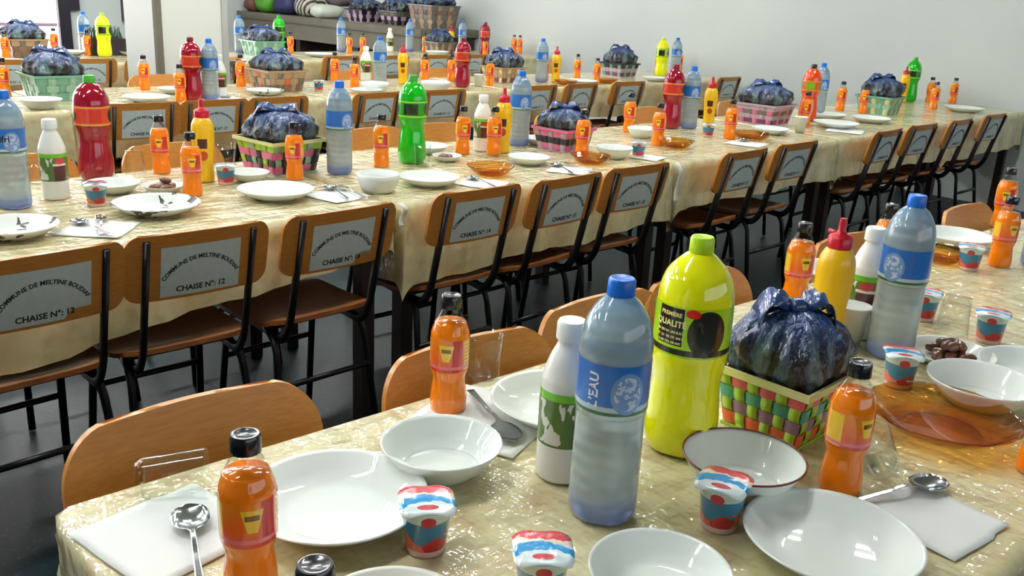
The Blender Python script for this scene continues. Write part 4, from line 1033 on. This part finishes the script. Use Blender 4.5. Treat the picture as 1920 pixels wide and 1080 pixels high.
# ---------------------------------------------------------------- counter along the end wall with its clutter
ct = thing('counter', 'long grey concrete counter along the end wall behind the back row', 'counter', (6.82, 8.35, 0))
obj('counter_top', bevelled(me_new('counter_top', *box(0, .88, 0, 4.1, .86, .95), 'concrete', sm=False), .008), ct)
obj('counter_fascia', me_new('counter_fascia', *box(.02, .06, .02, 4.08, .66, .86), 'concrete', sm=False), ct)
for yy in (.05, 1.3, 2.6, 3.9): obj('support', me_new('support', *box(.08, .86, yy, yy+.1, 0, .86), 'dark_wood', sm=False), ct)
def sack(name, x, y, z, sx, sy, sz, mat, label, cat_, seed, rz=0):
    def f():
        n, m = 24, 12; v = []; F = []
        for j in range(m+1):
            t = j/m; p = pi*t
            for i in range(n):
                a = 2*pi*i/n; c, s_ = cos(a), sin(a); se = 1/(abs(c)**4+abs(s_)**4)**.25
                r = sin(p)**.55*(1+.10*noise.noise(Vector((c*2+seed, s_*2, t*3))))
                v.append((sx/2*r*c*se*.9, sy/2*r*s_*se*.9, max(0, sz/2*(1-cos(p)**3 if cos(p) > 0 else 1-cos(p)) if False else sz/2*(1-cos(p))+.02*noise.noise(Vector((c*3+seed, s_*3, t*4)))*(1 if j else 0))))
        for j in range(m):
            for i in range(n): F.append((j*n+i, j*n+(i+1) % n, (j+1)*n+(i+1) % n, (j+1)*n+i))
        return me_new(name, v, F, mat)
    return solo(name, f(), label, cat_, (x, y, z), rz)
simple('navy_fabric', srgb(40, 40, 84), .6); simple('grey_fabric', srgb(84, 76, 80), .7); simple('white_fabric', srgb(206, 212, 196), .7); simple('leaf_green', srgb(80, 150, 30), .5); simple('maroon_fabric', srgb(110, 70, 60), .6)
x = NT('striped_fabric'); sx_ = x.n('ShaderNodeSeparateXYZ'); x.l(x.obj(), sx_.inputs[0])
x.set(col=x.mix(x.math('GREATER_THAN', x.math('SINE', x.math('MULTIPLY', x.math('ADD', sx_.outputs[1], x.math('MULTIPLY', sx_.outputs[2], .6)), 90)), 0), srgb(196, 192, 176), srgb(60, 58, 50)), rough=.6); MAT['striped_fabric'] = x.m
sack('folded_bedding', 7.1, 11.95, .95, .5, .42, .30, 'leaf_green', 'bright green soft bag at the far end of the counter', 'bag', 1)
sack('duffel_bag', 7.05, 11.45, .95, .36, .50, .27, 'navy_fabric', 'navy duffel bag lying on the concrete counter', 'bag', 2)
sack('striped_bag', 7.1, 11.0, .95, .4, .40, .27, 'striped_fabric', 'black and white striped bag on the counter beside the navy one', 'bag', 3)
sack('white_bundle', 7.1, 10.62, .95, .45, .34, .17, 'white_fabric', 'white cloth bundle on the counter beside the striped bag', 'bundle', 4)
sack('maroon_bundle', 7.05, 12.28, .95, .4, .26, .20, 'maroon_fabric', 'brownish red bundle at the very end of the counter', 'bundle', 5)
sack('grey_cushion', 7.35, 10.70, 1.10, .30, .42, .16, 'grey_fabric', 'dark grey cushion heaped on the white bundle', 'cushion', 6)
# crate of dark bottles far back, left of the column
t = thing('bottle_crate', 'dark green bottle crate on the back row beside the column', 'crate', (3.08, 7.80, .75), 0)
obj('crate_body', me_new('crate_body', *cat(box(-.15, .15, -.12, .12, 0, .02), box(-.15, .15, -.12, -.105, .02, .13), box(-.15, .15, .105, .12, .02, .13), box(-.15, -.135, -.105, .105, .02, .13), box(.135, .15, -.105, .105, .02, .13)), 'strip_black', sm=False), t)
simple('dark_green_glass', srgb(16, 52, 44), .1, coat=.5)
dg_ = lathe('dark_bottle', [(0, 0), (.028, 0), (.030, .01), (.030, .11), (.022, .145), (.011, .17), (.011, .2), (0, .2)], 'dark_green_glass', 16)
for i in range(4):
    for j in range(3):
        solo('dark_bottle', dg_, 'dark green glass bottle in the crate beside the column', 'bottle', (3.08-.10+i*.067, 7.80-.07+j*.07, .771), 0, 'bottles in the dark crate')
